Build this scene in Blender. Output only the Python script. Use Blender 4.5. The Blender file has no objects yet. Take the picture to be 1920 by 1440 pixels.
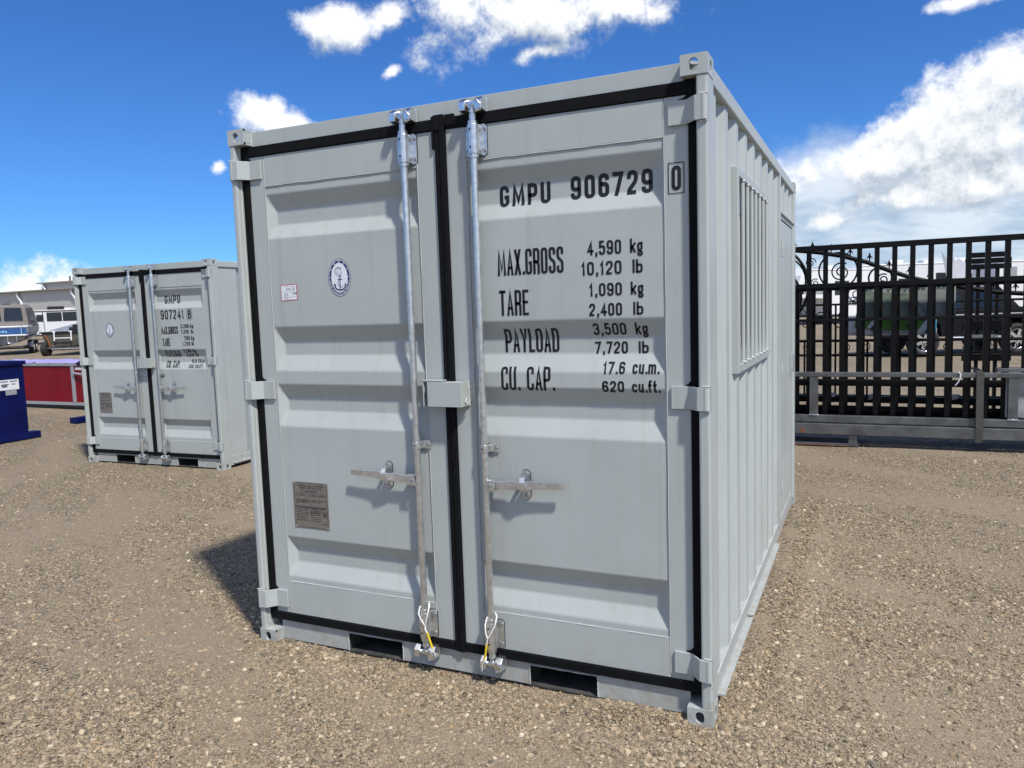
import bpy, bmesh, math, random
from mathutils import Vector, Matrix
random.seed(7)
S = bpy.context.scene
COL = S.collection
rad = math.radians

# ------------------------------------------------------------------ camera
cd = bpy.data.cameras.new('camera'); cam = bpy.data.objects.new('camera', cd); COL.objects.link(cam)
cam.location = (2.6906, -2.7834, 1.5878)
cam.rotation_euler = (1.4724, 0.0332, 0.4309)
cd.sensor_width = 36; cd.lens = 36*1451.7/1920; cd.clip_start = .05; cd.clip_end = 5000
S.camera = cam
S.cycles.max_bounces = 5; S.cycles.diffuse_bounces = 2; S.cycles.glossy_bounces = 2; S.cycles.transmission_bounces = 2; S.cycles.caustics_reflective = False; S.cycles.caustics_refractive = False
S.render.resolution_x = 1024; S.render.resolution_y = 768

# ------------------------------------------------------------------ sun + sky
SUN_AZ = rad(-32.5)          # direction towards the sun, from +x
SUN_EL = rad(54.2)
sd = Vector((math.cos(SUN_EL)*math.cos(SUN_AZ), math.cos(SUN_EL)*math.sin(SUN_AZ), math.sin(SUN_EL)))
sl = bpy.data.lights.new('sun', 'SUN'); sun = bpy.data.objects.new('sun', sl); COL.objects.link(sun)
sl.energy = 3.7; sl.angle = rad(3.0); sl.color = (1, .955, .88)
sun.rotation_euler = sd.to_track_quat('Z', 'Y').to_euler(); sun.location = (6, -6, 9)
S.view_settings.view_transform = 'Standard'; S.view_settings.look = 'None'
S.view_settings.exposure = 0.38; S.view_settings.gamma = 1

W_ = bpy.data.worlds.new('World'); S.world = W_; W_.use_nodes = True
nt = W_.node_tree; nt.nodes.clear()
class NT:
    """tiny node-graph helper"""
    def __init__(s, nt): s.nt = nt
    def n(s, typ, ins=None, **kw):
        nd = s.nt.nodes.new(typ)
        for k, v in kw.items(): setattr(nd, k, v)
        for k, v in (ins or {}).items():
            sock = nd.inputs[k]
            if isinstance(v, bpy.types.NodeSocket): s.nt.links.new(v, sock)
            else: sock.default_value = v
        return nd
    def math(s, op, a, b=0.0, c=0.0, clamp=False):
        nd = s.nt.nodes.new('ShaderNodeMath'); nd.operation = op; nd.use_clamp = clamp
        for i, v in enumerate((a, b, c)):
            if isinstance(v, bpy.types.NodeSocket): s.nt.links.new(v, nd.inputs[i])
            else: nd.inputs[i].default_value = v
        return nd.outputs[0]
    def dot(s, a, vec):
        nd = s.nt.nodes.new('ShaderNodeVectorMath'); nd.operation = 'DOT_PRODUCT'
        s.nt.links.new(a, nd.inputs[0]); nd.inputs[1].default_value = vec
        return nd.outputs['Value']
    def mix(s, f, a, b, blend='MIX'):
        nd = s.nt.nodes.new('ShaderNodeMix'); nd.data_type = 'RGBA'; nd.blend_type = blend
        for i, v in ((0, f), (6, a), (7, b)):
            if isinstance(v, bpy.types.NodeSocket): s.nt.links.new(v, nd.inputs[i])
            else: nd.inputs[i].default_value = v if (i == 0 or len(v) == 4) else (*v, 1)
        return nd.outputs[2]
    def ramp(s, f, stops, interp='LINEAR'):
        nd = s.nt.nodes.new('ShaderNodeValToRGB'); cr = nd.color_ramp; cr.interpolation = interp
        cr.elements.remove(cr.elements[1])
        for i, (p, c) in enumerate(stops):
            e = cr.elements[0] if i == 0 else cr.elements.new(p)
            e.position = p; e.color = (c, c, c, 1) if isinstance(c, (int, float)) else (*c, 1)
        s.nt.links.new(f, nd.inputs[0]); return nd.outputs[0]
    def sstep(s, v, a, b):
        nd = s.nt.nodes.new('ShaderNodeMapRange'); nd.interpolation_type = 'SMOOTHSTEP'
        s.nt.links.new(v, nd.inputs[0]); nd.inputs[1].default_value = a; nd.inputs[2].default_value = b
        return nd.outputs[0]

g = NT(nt)
sky = g.n('ShaderNodeTexSky', sky_type='NISHITA', sun_disc=False, sun_elevation=SUN_EL,
          sun_rotation=math.pi/2 - SUN_AZ, altitude=700, air_density=1.0, dust_density=0.0, ozone_density=3.0)
skyc = g.mix(1.0, sky.outputs[0], (.335, .68, 1.15), 'MULTIPLY')
tc = g.n('ShaderNodeTexCoord').outputs['Generated']
# clouds: cumulus banks at their own bearings and heights in the sky, broken up by fractal noise
Rm = cam.rotation_euler.to_matrix()
def sky_dir(u, v):
    return (Rm @ Vector(((u-960)/1451.7, -(v-720)/1451.7, -1))).normalized()
CL = [(1000, 35, 225, 72, 6), (840, 15, 80, 50, 0), (1150, 15, 110, 40, 0), (640, 58, 75, 36, 5), (715, 42, 60, 30, 0),
      (1000, 108, 85, 22, 12), (746, 137, 17, 15, 0), (485, 212, 66, 34, -22), (545, 228, 40, 22, -20), (415, 313, 24, 17, 30),
      (1640, 305, 170, 50, 6), (1830, 255, 170, 100, 8), (1890, 160, 95, 75, 20), (1810, 340, 240, 36, 4),
      (1540, 412, 52, 20, 0), (40, 545, 140, 46, 0), (125, 532, 60, 30, 0), (1810, 5, 60, 18, 0)]
def cloud_field(vec, shift):
    """1 - scaled distance to the nearest cloud body, here and a little higher up"""
    o1 = o2 = None
    for (u, v, hw, hh, ti) in CL:
        d = sky_dir(u, v); rt = d.cross(Vector((0, 0, 1))).normalized(); up = rt.cross(d)
        c, s_ = math.cos(rad(ti)), math.sin(rad(ti)); k = .93/1451.7
        a_ = (rt*c+up*s_)/(hw*k); b_ = (up*c-rt*s_)/(hh*k); d_ = d/.6
        cb = g.n('ShaderNodeCombineXYZ', {0: g.dot(vec, a_), 1: g.dot(vec, b_), 2: g.dot(vec, d_)}).outputs[0]
        c1 = Vector((a_.dot(d), b_.dot(d), d_.dot(d))); c2 = c1-Vector((a_.dot(shift), b_.dot(shift), d_.dot(shift)))
        l1 = g.n('ShaderNodeVectorMath', {0: cb, 1: c1}, operation='DISTANCE').outputs['Value']
        l2 = g.n('ShaderNodeVectorMath', {0: cb, 1: c2}, operation='DISTANCE').outputs['Value']
        o1 = l1 if o1 is None else g.math('MINIMUM', o1, l1); o2 = l2 if o2 is None else g.math('MINIMUM', o2, l2)
    return g.math('SUBTRACT', 1.0, o1), g.math('SUBTRACT', 1.0, o2)
noiseW = g.n('ShaderNodeTexNoise', {'Vector': tc, 'Scale': 9.0, 'Detail': 2.0}).outputs['Color']
warp = g.n('ShaderNodeVectorMath', {0: noiseW, 1: (.5, .5, .5)}, operation='SUBTRACT').outputs[0]
warp = g.n('ShaderNodeVectorMath', {0: warp, 'Scale': .05}, operation='SCALE').outputs[0]
wd = g.n('ShaderNodeVectorMath', {0: tc, 1: warp}, operation='ADD').outputs[0]
B, B2 = cloud_field(wd, Vector((sd.x*.006, sd.y*.006, .030)))
# scattered cumulus carries on all round, its unseen cover raised for white fill light
gen = g.n('ShaderNodeTexNoise', {'Vector': tc, 'Scale': 3.1, 'Detail': 2.0}).outputs['Fac']
fwd = sky_dir(960, 560)
behind = g.sstep(g.dot(tc, fwd), .62, .3)
gen = g.math('SUBTRACT', g.math('MULTIPLY', g.math('SUBTRACT', gen, .525), 7.0), g.math('MULTIPLY', g.math('SUBTRACT', 1.0, behind), 6.0))
B = g.math('MAXIMUM', B, gen)
fb = g.n('ShaderNodeTexNoise', {'Vector': tc, 'Scale': 13.0, 'Detail': 9.0, 'Roughness': .66}).outputs['Fac']
den = g.math('ADD', B, g.math('MULTIPLY', g.math('SUBTRACT', fb, .53), 3.6))
alpha = g.sstep(den, -.30, .62)
# tops catch the sun, bases are grey: compare with the density a little higher up
off = g.n('ShaderNodeVectorMath', {0: tc, 1: (sd.x*.008, sd.y*.008, .013)}, operation='ADD').outputs[0]
fb2 = g.n('ShaderNodeTexNoise', {'Vector': off, 'Scale': 13.0, 'Detail': 6.0, 'Roughness': .66}).outputs['Fac']
lit = g.math('MULTIPLY_ADD', g.math('SUBTRACT', fb, fb2), 2.7, .60)
lit = g.math('ADD', lit, g.math('MULTIPLY', g.math('SUBTRACT', B, g.math('MAXIMUM', B2, -1.0)), .62), 0, True)
ccol = g.ramp(lit, [(.0, (3.1, 3.7, 4.4)), (.30, (4.6, 5.2, 5.9)), (.58, (6.9, 7.3, 7.8)), (1, (9.8, 9.9, 10.0))])
# veil of thin high cloud under the right-hand bank
dv = sky_dir(1740, 425); rt = dv.cross(Vector((0, 0, 1))).normalized()
mp = g.n('ShaderNodeMapping', {'Vector': wd, 'Location': dv, 'Rotation': Matrix((rt, rt.cross(dv), -dv)).transposed().to_euler(), 'Scale': (.33, .098, .6)}, vector_type='TEXTURE')
vq = g.n('ShaderNodeVectorMath', {0: mp.outputs[0]}, operation='LENGTH').outputs['Value']
veil = g.sstep(g.math('ADD', vq, g.math('MULTIPLY', g.math('SUBTRACT', fb, .5), 1.3)), 1.30, .50)
stn = g.n('ShaderNodeTexNoise', {'Vector': g.n('ShaderNodeVectorMath', {0: wd, 1: (5, 5, 26)}, operation='MULTIPLY').outputs[0], 'Scale': 1.0, 'Detail': 4.0, 'Roughness': .6}).outputs['Fac']
col = g.mix(g.math('MULTIPLY', veil, .93), skyc, g.mix(g.sstep(stn, .36, .62), (3.7, 4.9, 6.3), (6.9, 7.6, 8.3)))
col = g.mix(alpha, col, ccol)
bg = g.n('ShaderNodeBackground', {'Color': col, 'Strength': .090})
out = g.n('ShaderNodeOutputWorld', {'Surface': bg.outputs[0]})

# ------------------------------------------------------------------ mesh helpers
MATS = {}
class MB:
    def __init__(s): s.v = []; s.f = []; s.mi = []; s.sm = []; s.mats = []; s.cur = 0; s.smooth = False
    def mat(s, name):
        if name not in s.mats: s.mats.append(name)
        s.cur = s.mats.index(name); return s
    def add(s, vs, fs, sm=None):
        o = len(s.v); s.v += [tuple(v) for v in vs]
        for f in fs:
            s.f.append([i+o for i in f]); s.mi.append(s.cur); s.sm.append(s.smooth if sm is None else sm)
        return s
    def box(s, x0, x1, y0, y1, z0, z1):
        return s.add([(x, y, z) for z in (z0, z1) for y in (y0, y1) for x in (x0, x1)],
                     [(0, 2, 3, 1), (4, 5, 7, 6), (0, 1, 5, 4), (2, 6, 7, 3), (0, 4, 6, 2), (1, 3, 7, 5)])
    def prism(s, poly, axis, a, b):
        """poly of 2-D points extruded along axis x/y/z from a to b"""
        def P(p, t): return {'x': (t, p[0], p[1]), 'y': (p[0], t, p[1]), 'z': (p[0], p[1], t)}[axis]
        n = len(poly)
        return s.add([P(p, a) for p in poly]+[P(p, b) for p in poly],
                     [list(range(n))[::-1], list(range(n, 2*n))]+[(i, (i+1) % n, n+(i+1) % n, n+i) for i in range(n)])
    def tube(s, pts, r, seg=10, cap=True, closed=False, rs=None):
        pts = [Vector(p) for p in pts]; n = len(pts); rings = []; up = None
        for i in range(n):
            if closed: t = pts[(i+1) % n]-pts[i-1]
            else: t = pts[min(i+1, n-1)]-pts[max(i-1, 0)]
            t.normalize()
            if up is None:
                up = t.orthogonal().normalized()
            else:
                up = (up - t*up.dot(t))
                up = up.normalized() if up.length > 1e-6 else t.orthogonal().normalized()
            bi = t.cross(up); rr = rs[i] if rs else r
            rings.append([pts[i]+(up*math.cos(2*math.pi*k/seg)+bi*math.sin(2*math.pi*k/seg))*rr for k in range(seg)])
        vs = [v for ri in rings for v in ri]; fs = []
        m = n if closed else n-1
        for i in range(m):
            j = (i+1) % n
            for k in range(seg): fs.append((i*seg+k, i*seg+(k+1) % seg, j*seg+(k+1) % seg, j*seg+k))
        s.add(vs, fs, True)
        if cap and not closed:
            s.add(rings[0], [list(range(seg))[::-1]], False); s.add(rings[-1], [list(range(seg))], False)
        return s
    def cyl(s, c, axis, r, h, seg=14, r2=None):
        c = Vector(c); a = {'x': Vector((1, 0, 0)), 'y': Vector((0, 1, 0)), 'z': Vector((0, 0, 1))}[axis]
        return s.tube([c-a*h/2, c+a*h/2], r, seg, rs=[r, r if r2 is None else r2])
    def sphere(s, c, r, sc=(1, 1, 1), nu=12, nv=8):
        vs = [(c[0], c[1], c[2]-r*sc[2])]
        for j in range(1, nv):
            ph = -math.pi/2+math.pi*j/nv
            for i in range(nu):
                th = 2*math.pi*i/nu
                vs.append((c[0]+r*sc[0]*math.cos(ph)*math.cos(th), c[1]+r*sc[1]*math.cos(ph)*math.sin(th), c[2]+r*sc[2]*math.sin(ph)))
        vs.append((c[0], c[1], c[2]+r*sc[2])); L = len(vs)-1; fs = []
        for i in range(nu):
            fs.append((0, 1+(i+1) % nu, 1+i)); fs.append((L, L-nu+i, L-nu+(i+1) % nu))
            for j in range(nv-2):
                a = 1+j*nu; fs.append((a+i, a+(i+1) % nu, a+nu+(i+1) % nu, a+nu+i))
        return s.add(vs, fs, True)
    def loft(s, secs, closed=True, caps=True, sm=False):
        n = len(secs[0]); vs = [p for q in secs for p in q]; fs = []
        for i in range(len(secs)-1):
            for k in range(n if closed else n-1):
                fs.append((i*n+k, i*n+(k+1) % n, (i+1)*n+(k+1) % n, (i+1)*n+k))
        if caps and closed: fs += [list(range(n))[::-1], list(range((len(secs)-1)*n, len(secs)*n))]
        return s.add(vs, fs, sm)
    def build(s, name, parent=None, mat=None, bevel=0, recalc=True, seg=2):
        me = bpy.data.meshes.new(name); me.from_pydata(s.v, [], s.f)
        for m in (s.mats or [mat]): me.materials.append(MATS[m] if isinstance(m, str) else m)
        me.polygons.foreach_set('material_index', s.mi); me.polygons.foreach_set('use_smooth', s.sm)
        if recalc:
            bm = bmesh.new(); bm.from_mesh(me); bmesh.ops.recalc_face_normals(bm, faces=bm.faces[:]); bm.to_mesh(me); bm.free()
        o = bpy.data.objects.new(name, me); COL.objects.link(o)
        if parent is not None: o.parent = parent
        if bevel:
            bv = o.modifiers.new('bevel', 'BEVEL'); bv.width = bevel; bv.segments = seg; bv.limit_method = 'ANGLE'; bv.angle_limit = rad(40)
        return o
def tag(o, label=None, cat=None, group=None, kind=None):
    if label: o['label'] = label
    if cat: o['category'] = cat
    if group: o['group'] = group
    if kind: o['kind'] = kind
    return o
def empty(name, loc=(0, 0, 0), rz=0):
    o = bpy.data.objects.new(name, None); COL.objects.link(o); o.location = loc; o.rotation_euler = (0, 0, rz)
    o.empty_display_size = .2
    return o
def copy_child(o, parent, loc=None, rz=None):
    c = o.copy(); COL.objects.link(c); c.parent = parent
    if loc is not None: c.location = loc
    if rz is not None: c.rotation_euler.z = rz
    return c

# ------------------------------------------------------------------ materials
def pmat(name, col, rough=.5, metal=0.0, var=0.0, vscale=8.0, bump=0.0, bscale=200.0, spec=.5, dirt=None, coat=0.0, emit=None, alpha=None, trans=0.0):
    m = bpy.data.materials.new(name); m.use_nodes = True; t = m.node_tree; h = NT(t)
    p = t.nodes['Principled BSDF']
    p.inputs['Roughness'].default_value = rough; p.inputs['Metallic'].default_value = metal
    p.inputs['Specular IOR Level'].default_value = spec; p.inputs['Coat Weight'].default_value = coat
    p.inputs['Base Color'].default_value = (*col, 1)
    if trans: p.inputs['Transmission Weight'].default_value = trans
    if alpha is not None: p.inputs['Alpha'].default_value = alpha
    obj = h.n('ShaderNodeTexCoord').outputs['Object']
    if var or dirt:
        nz = h.n('ShaderNodeTexNoise', {'Vector': obj, 'Scale': vscale, 'Detail': 6.0, 'Roughness': .62}).outputs['Fac']
        f = h.sstep(nz, .3, .7)
        lo = tuple(c*(1-var) for c in col); hi = tuple(min(1, c*(1+var)) for c in col)
        c = h.mix(f, lo, hi)
        if dirt:
            nd = h.n('ShaderNodeTexNoise', {'Vector': obj, 'Scale': vscale*2.3, 'Detail': 8.0, 'Roughness': .7}).outputs['Fac']
            c = h.mix(h.math('MULTIPLY', h.sstep(nd, .56, .72), dirt[1]), c, dirt[0])
        t.links.new(c, p.inputs['Base Color'])
        t.links.new(h.math('ADD', h.math('MULTIPLY', h.math('SUBTRACT', nz, .5), .25), rough), p.inputs['Roughness'])
    if bump:
        nb = h.n('ShaderNodeTexNoise', {'Vector': obj, 'Scale': bscale, 'Detail': 2.0}).outputs['Fac']
        bm = h.n('ShaderNodeBump', {'Height': nb, 'Strength': bump, 'Distance': .001})
        t.links.new(bm.outputs[0], p.inputs['Normal'])
    MATS[name] = m
    return m
pmat('paint', (.408, .444, .431), .42, var=.035, vscale=3.0, bump=.35, bscale=420, dirt=((.40, .37, .32), .10), spec=.45)
pmat('weld', (.48, .495, .48), .45, bump=.6, bscale=160)
pmat('paint_low', (.39, .415, .405), .5, var=.04, vscale=5, bump=.3, bscale=300, dirt=((.30, .26, .21), .35))
pmat('galv', (.68, .70, .70), .31, .9, var=.13, vscale=38, bump=.03, bscale=60)
pmat('galv_bright', (.78, .80, .82), .22, .95, var=.1, vscale=50)
pmat('bolt', (.36, .37, .38), .45, .7)
pmat('hole', (.012, .012, .012), .9)
pmat('rubber', (.0045, .005, .006), .75, var=.3, vscale=25, bump=.3, bscale=90, spec=.16, dirt=((.022, .020, .018), .3))
pmat('ink', (.010, .010, .013), .45, spec=.4)
pmat('navy', (.012, .03, .12), .4)
pmat('navy_pale', (.22, .30, .42), .45)
pmat('sticker_white', (.74, .76, .80), .4)
pmat('red_ink', (.45, .03, .05), .4)
pmat('plate', (.28, .255, .225), .42, .55, var=.12, vscale=40)
pmat('plate_ink', (.035, .03, .03), .5)
pmat('rope_white', (.75, .75, .72), .7, var=.25, vscale=260, bump=1.0, bscale=240)
pmat('yellow', (.75, .52, .02), .4)
pmat('dark_steel', (.055, .055, .052), .7, var=.4, vscale=14, dirt=((.16, .14, .11), .6))
pmat('pvc', (.80, .81, .83), .3)
pmat('glass_dark', (.012, .018, .025), .05, spec=.4)
pmat('black_metal', (.0035, .0038, .0045), .5, spec=.2, var=.3, vscale=12)
pmat('alu', (.165, .172, .176), .45, .75, var=.22, vscale=7, bump=.2, bscale=60)
pmat('alu_trim', (.42, .43, .44), .45, .4)
pmat('alu_dull', (.15, .155, .16), .5, .7, var=.3, vscale=6)
pmat('rust', (.20, .07, .03), .85, var=.4, vscale=40)
pmat('wood', (.30, .23, .15), .8, var=.3, vscale=12)
pmat('white_gloss', (.72, .73, .74), .3, var=.03, vscale=2)
pmat('white_paper', (.72, .73, .76), .6)
pmat('blue_paint', (.0018, .005, .062), .42, var=.25, vscale=4, dirt=((.006, .012, .07), .3), spec=.25)
pmat('red_paint', (.20, .0025, .010), .38, var=.12, vscale=3, dirt=((.26, .03, .04), .2), spec=.22)
pmat('lavender', (.42, .34, .62), .38, var=.12, vscale=4, bump=.6, bscale=9)
pmat('tyre', (.018, .018, .018), .8, var=.3, vscale=20)
pmat('chrome', (.72, .73, .74), .18, .95)
pmat('canvas', (.19, .17, .155), .8, var=.12, vscale=4)
pmat('film_window', (.025, .027, .03), .12)
pmat('hull_blue', (.022, .07, .20), .3, var=.2, vscale=3)
pmat('hull_grey', (.36, .37, .38), .4, .4, var=.1, vscale=3)
pmat('cyan_ink', (.25, .55, .65), .4)
pmat('black_plastic', (.015, .015, .016), .45)
pmat('olive', (.07, .065, .05), .6, var=.3, vscale=3)
pmat('siding', (.52, .50, .455), .55, .1)
pmat('roof_trim', (.33, .30, .26), .6)
pmat('strap', (.055, .06, .05), .7, var=.2, vscale=30)
pmat('banner_white', (.78, .80, .83), .4, var=.06, vscale=5, bump=.5, bscale=7)
pmat('banner_green', (.10, .26, .035), .4, var=.3, vscale=8)
pmat('banner_dark_green', (.028, .075, .030), .4, var=.5, vscale=14)
pmat('banner_blue', (.005, .16, .30), .4)
pmat('banner_teal', (.01, .20, .17), .4)
pmat('banner_back', (.22, .24, .235), .35, var=.15, vscale=3, bump=.5, bscale=6)
pmat('banner_back_green', (.12, .155, .125), .4, var=.35, vscale=9)
pmat('banner_back_ink', (.03, .09, .085), .4)
pmat('film_wrap', (.33, .35, .37), .22, var=.3, vscale=9, bump=1.0, bscale=14, spec=.7)
pmat('grey_graphic', (.30, .31, .33), .35)
pmat('red_lamp', (.4, .01, .01), .25)
# faint rain streaks and small scuffs on the container paint
def wear(name, amt):
    m_ = MATS[name]; t_ = m_.node_tree; h_ = NT(t_); p_ = t_.nodes['Principled BSDF']; old = p_.inputs['Base Color'].links[0].from_socket
    ob_ = h_.n('ShaderNodeTexCoord').outputs['Object']
    st_ = h_.n('ShaderNodeTexNoise', {'Vector': h_.n('ShaderNodeVectorMath', {0: ob_, 1: (16, 16, .7)}, operation='MULTIPLY').outputs[0], 'Scale': 1.0, 'Detail': 5.0, 'Roughness': .65}).outputs['Fac']
    sc_ = h_.n('ShaderNodeTexNoise', {'Vector': h_.n('ShaderNodeVectorMath', {0: ob_, 1: (30, 30, 55)}, operation='MULTIPLY').outputs[0], 'Scale': 1.0, 'Detail': 3.0}).outputs['Fac']
    c_ = h_.mix(h_.math('MULTIPLY', h_.sstep(st_, .50, .74), amt), old, (.31, .30, .27))
    c_ = h_.mix(h_.math('MULTIPLY', h_.sstep(sc_, .775, .80), .55), c_, (.10, .10, .10))
    z_ = h_.n('ShaderNodeSeparateXYZ', {0: ob_}).outputs[2]
    sp_ = h_.n('ShaderNodeTexNoise', {'Vector': ob_, 'Scale': 22.0, 'Detail': 6.0, 'Roughness': .7}).outputs['Fac']
    c_ = h_.mix(h_.math('MULTIPLY', h_.math('MULTIPLY', h_.sstep(z_, .26, .0), h_.sstep(sp_, .42, .66)), .55), c_, (.30, .255, .19))      # dust splashed up from the yard
    t_.links.new(c_, p_.inputs['Base Color'])
wear('paint', .30); wear('paint_low', .5)
# ribbed far siding gets its seams as relief
def siding_relief(name, pitch):
    m = MATS[name]; t = m.node_tree; h = NT(t); p = t.nodes['Principled BSDF']
    ob = h.n('ShaderNodeTexCoord').outputs['Object']
    x = h.n('ShaderNodeSeparateXYZ', {0: ob}).outputs[0]
    w = h.math('FRACT', h.math('MULTIPLY', x, 1/pitch))
    gk = h.math('LESS_THAN', h.math('ABSOLUTE', h.math('SUBTRACT', w, .5)), .16)
    bm = h.n('ShaderNodeBump', {'Height': gk, 'Strength': 1.0, 'Distance': .12}); t.links.new(bm.outputs[0], p.inputs['Normal'])
siding_relief('siding', .62)
# folded gravel ground
m = bpy.data.materials.new('gravel_ground'); m.use_nodes = True; t = m.node_tree; h = NT(t); p = t.nodes['Principled BSDF']; MATS['gravel_ground'] = m
ob = h.n('ShaderNodeTexCoord').outputs['Object']
wob = h.n('ShaderNodeTexNoise', {'Vector': ob, 'Scale': 30.0, 'Detail': 2.0}).outputs['Color']
ow = h.n('ShaderNodeVectorMath', {0: ob, 1: h.n('ShaderNodeVectorMath', {0: wob, 'Scale': .012}, operation='SCALE').outputs[0]}, operation='ADD').outputs[0]
v1 = h.n('ShaderNodeTexVoronoi', {'Vector': ow, 'Scale': 170.0}); v2 = h.n('ShaderNodeTexVoronoi', {'Vector': ow, 'Scale': 78.0})
r1 = h.n('ShaderNodeSeparateColor', {0: v1.outputs['Color']}); r2 = h.n('ShaderNodeSeparateColor', {0: v2.outputs['Color']})
STONE = [(.0, (.075, .063, .050)), (.08, (.125, .102, .075)), (.28, (.205, .165, .113)), (.55, (.270, .218, .150)), (.82, (.335, .274, .193)), (.95, (.43, .37, .275)), (1, (.55, .50, .41))]
CELL = [(.0, (.035, .030, .025)), (.12, (.085, .070, .052)), (.30, (.180, .146, .102)), (.55, (.255, .208, .146)), (.78, (.340, .282, .202)), (.92, (.47, .41, .315)), (1, (.62, .57, .48))]
c1 = h.ramp(r1.outputs[0], CELL); c2 = h.ramp(r2.outputs[0], CELL)
big = h.math('GREATER_THAN', r2.outputs[1], .70)
c = h.mix(big, c1, c2)
TRK = ((-.866*.40, .5*.40, 0), (.5*1.25, .866*1.25, 0))      # worn tyre tracks run along this bearing
trk = h.n('ShaderNodeCombineXYZ', {0: h.dot(ob, TRK[0]), 1: h.dot(ob, TRK[1])}).outputs[0]
patch = h.n('ShaderNodeTexNoise', {'Vector': trk, 'Scale': 1.1, 'Detail': 5.0, 'Roughness': .6}).outputs['Fac']
fine = h.n('ShaderNodeTexNoise', {'Vector': ob, 'Scale': 420.0, 'Detail': 2.0}).outputs['Fac']
sand = h.mix(fine, (.215, .178, .130), (.300, .252, .188))
sf = h.math('MULTIPLY', h.sstep(patch, .44, .62), .80)
c = h.mix(sf, c, sand)
wide = h.n('ShaderNodeTexNoise', {'Vector': ob, 'Scale': .16, 'Detail': 4.0}).outputs['Fac']
c = h.mix(1.0, c, h.mix(h.sstep(wide, .35, .65), (1.10, 1.07, 1.02), (.99, .96, .91)), 'MULTIPLY')
t.links.new(c, p.inputs['Base Color']); p.inputs['Roughness'].default_value = .9; p.inputs['Specular IOR Level'].default_value = .2
hgt = h.math('ADD', h.math('MULTIPLY', h.math('SUBTRACT', 1.0, v1.outputs['Distance']), .35), h.math('MULTIPLY', h.math('MULTIPLY', h.math('SUBTRACT', 1.0, v2.outputs['Distance']), big), .8))
hgt = h.math('MULTIPLY', hgt, h.math('SUBTRACT', 1.0, h.math('MULTIPLY', sf, .75)))
hgt = h.math('ADD', hgt, h.math('MULTIPLY', fine, .12))
bp = h.n('ShaderNodeBump', {'Height': hgt, 'Strength': 1.0, 'Distance': .016}); t.links.new(bp.outputs[0], p.inputs['Normal'])
# loose stones: each instance takes its own colour
m = bpy.data.materials.new('pebble'); m.use_nodes = True; t = m.node_tree; h = NT(t); p = t.nodes['Principled BSDF']; MATS['pebble'] = m
at = h.n('ShaderNodeAttribute', attribute_type='INSTANCER', attribute_name='tone').outputs['Fac']
at2 = h.n('ShaderNodeAttribute', attribute_type='INSTANCER', attribute_name='hue').outputs['Fac']
c = h.ramp(at, STONE)
c = h.mix(h.math('MULTIPLY', at2, .55), c, h.mix(.5, c, (.30, .29, .29)))
c = h.mix(h.math('MULTIPLY', h.math('GREATER_THAN', at2, .96), .5), c, (.30, .19, .09))
ob = h.n('ShaderNodeTexCoord').outputs['Object']
nz = h.n('ShaderNodeTexNoise', {'Vector': ob, 'Scale': 3.0, 'Detail': 4.0}).outputs['Fac']
c = h.mix(1.0, c, h.ramp(nz, [(.3, (.95, .90, .80)), (.7, (1.3, 1.23, 1.1))]), 'MULTIPLY')
t.links.new(c, p.inputs['Base Color']); p.inputs['Roughness'].default_value = .85; p.inputs['Specular IOR Level'].default_value = .25

# ------------------------------------------------------------------ ground
def wav(x, y):
    return (math.sin(x*.83+1.3)*math.cos(y*.71+.4)+.6*math.sin(x*1.9-y*1.3+2)+.5*math.sin(x*.37+y*2.3)+.35*math.sin(3.7*x+1.1*y)*math.cos(2.9*y-.7*x))
def boxdist(x, y, x0, x1, y0, y1):
    dx = max(x0-x, 0, x-x1); dy = max(y0-y, 0, y-y1); return math.hypot(dx, dy)
def gz(x, y):
    d1 = boxdist(x, y, 0, 2.18, 0, 3.5); d2 = boxdist(x, y, -5.45, -3.35, 3.0, 5.35)
    k = min(1, min(d1, d2)/.7)
    z = .011*wav(x, y)*k - .004
    if d1 > 0 or True:
        z += .034*math.exp(-((x-1.86)/.22)**2-((y+.03)/.09)**2)
        z += .022*math.exp(-((x-.12)/.2)**2-((y+.02)/.12)**2)
        z += .030*math.exp(-((x-2.30)/.12)**2)*(1 if .25 < y < 3.4 else .0)*min(1, max(0, (y-.25)/.5))
        z += .06*math.exp(-((x+3.15)/.22)**2-((y-4.0)/.8)**2)
    return z
def axis(lo, hi, step, far):
    a = []; v = lo
    while v < hi-1e-6: a.append(v); v += step
    a.append(hi); s_ = step; v = hi
    while v < far: s_ *= 1.6; v += s_; a.append(v)
    s_ = step; v = lo; pre = []
    while v > -far: s_ *= 1.6; v -= s_; pre.append(v)
    return pre[::-1]+a
xs = axis(-13, 8, .125, 3000); ys = axis(-5, 12, .125, 3000)
mb = MB(); mb.smooth = True
nx = len(xs)
mb.add([(x, y, gz(x, y) if (-16 < x < 11 and -8 < y < 15) else -.004) for y in ys for x in xs],
       [(j*nx+i, j*nx+i+1, (j+1)*nx+i+1, (j+1)*nx+i) for j in range(len(ys)-1) for i in range(nx-1)])
ground = mb.build('ground', mat='gravel_ground', recalc=False); tag(ground, kind='structure')

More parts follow.
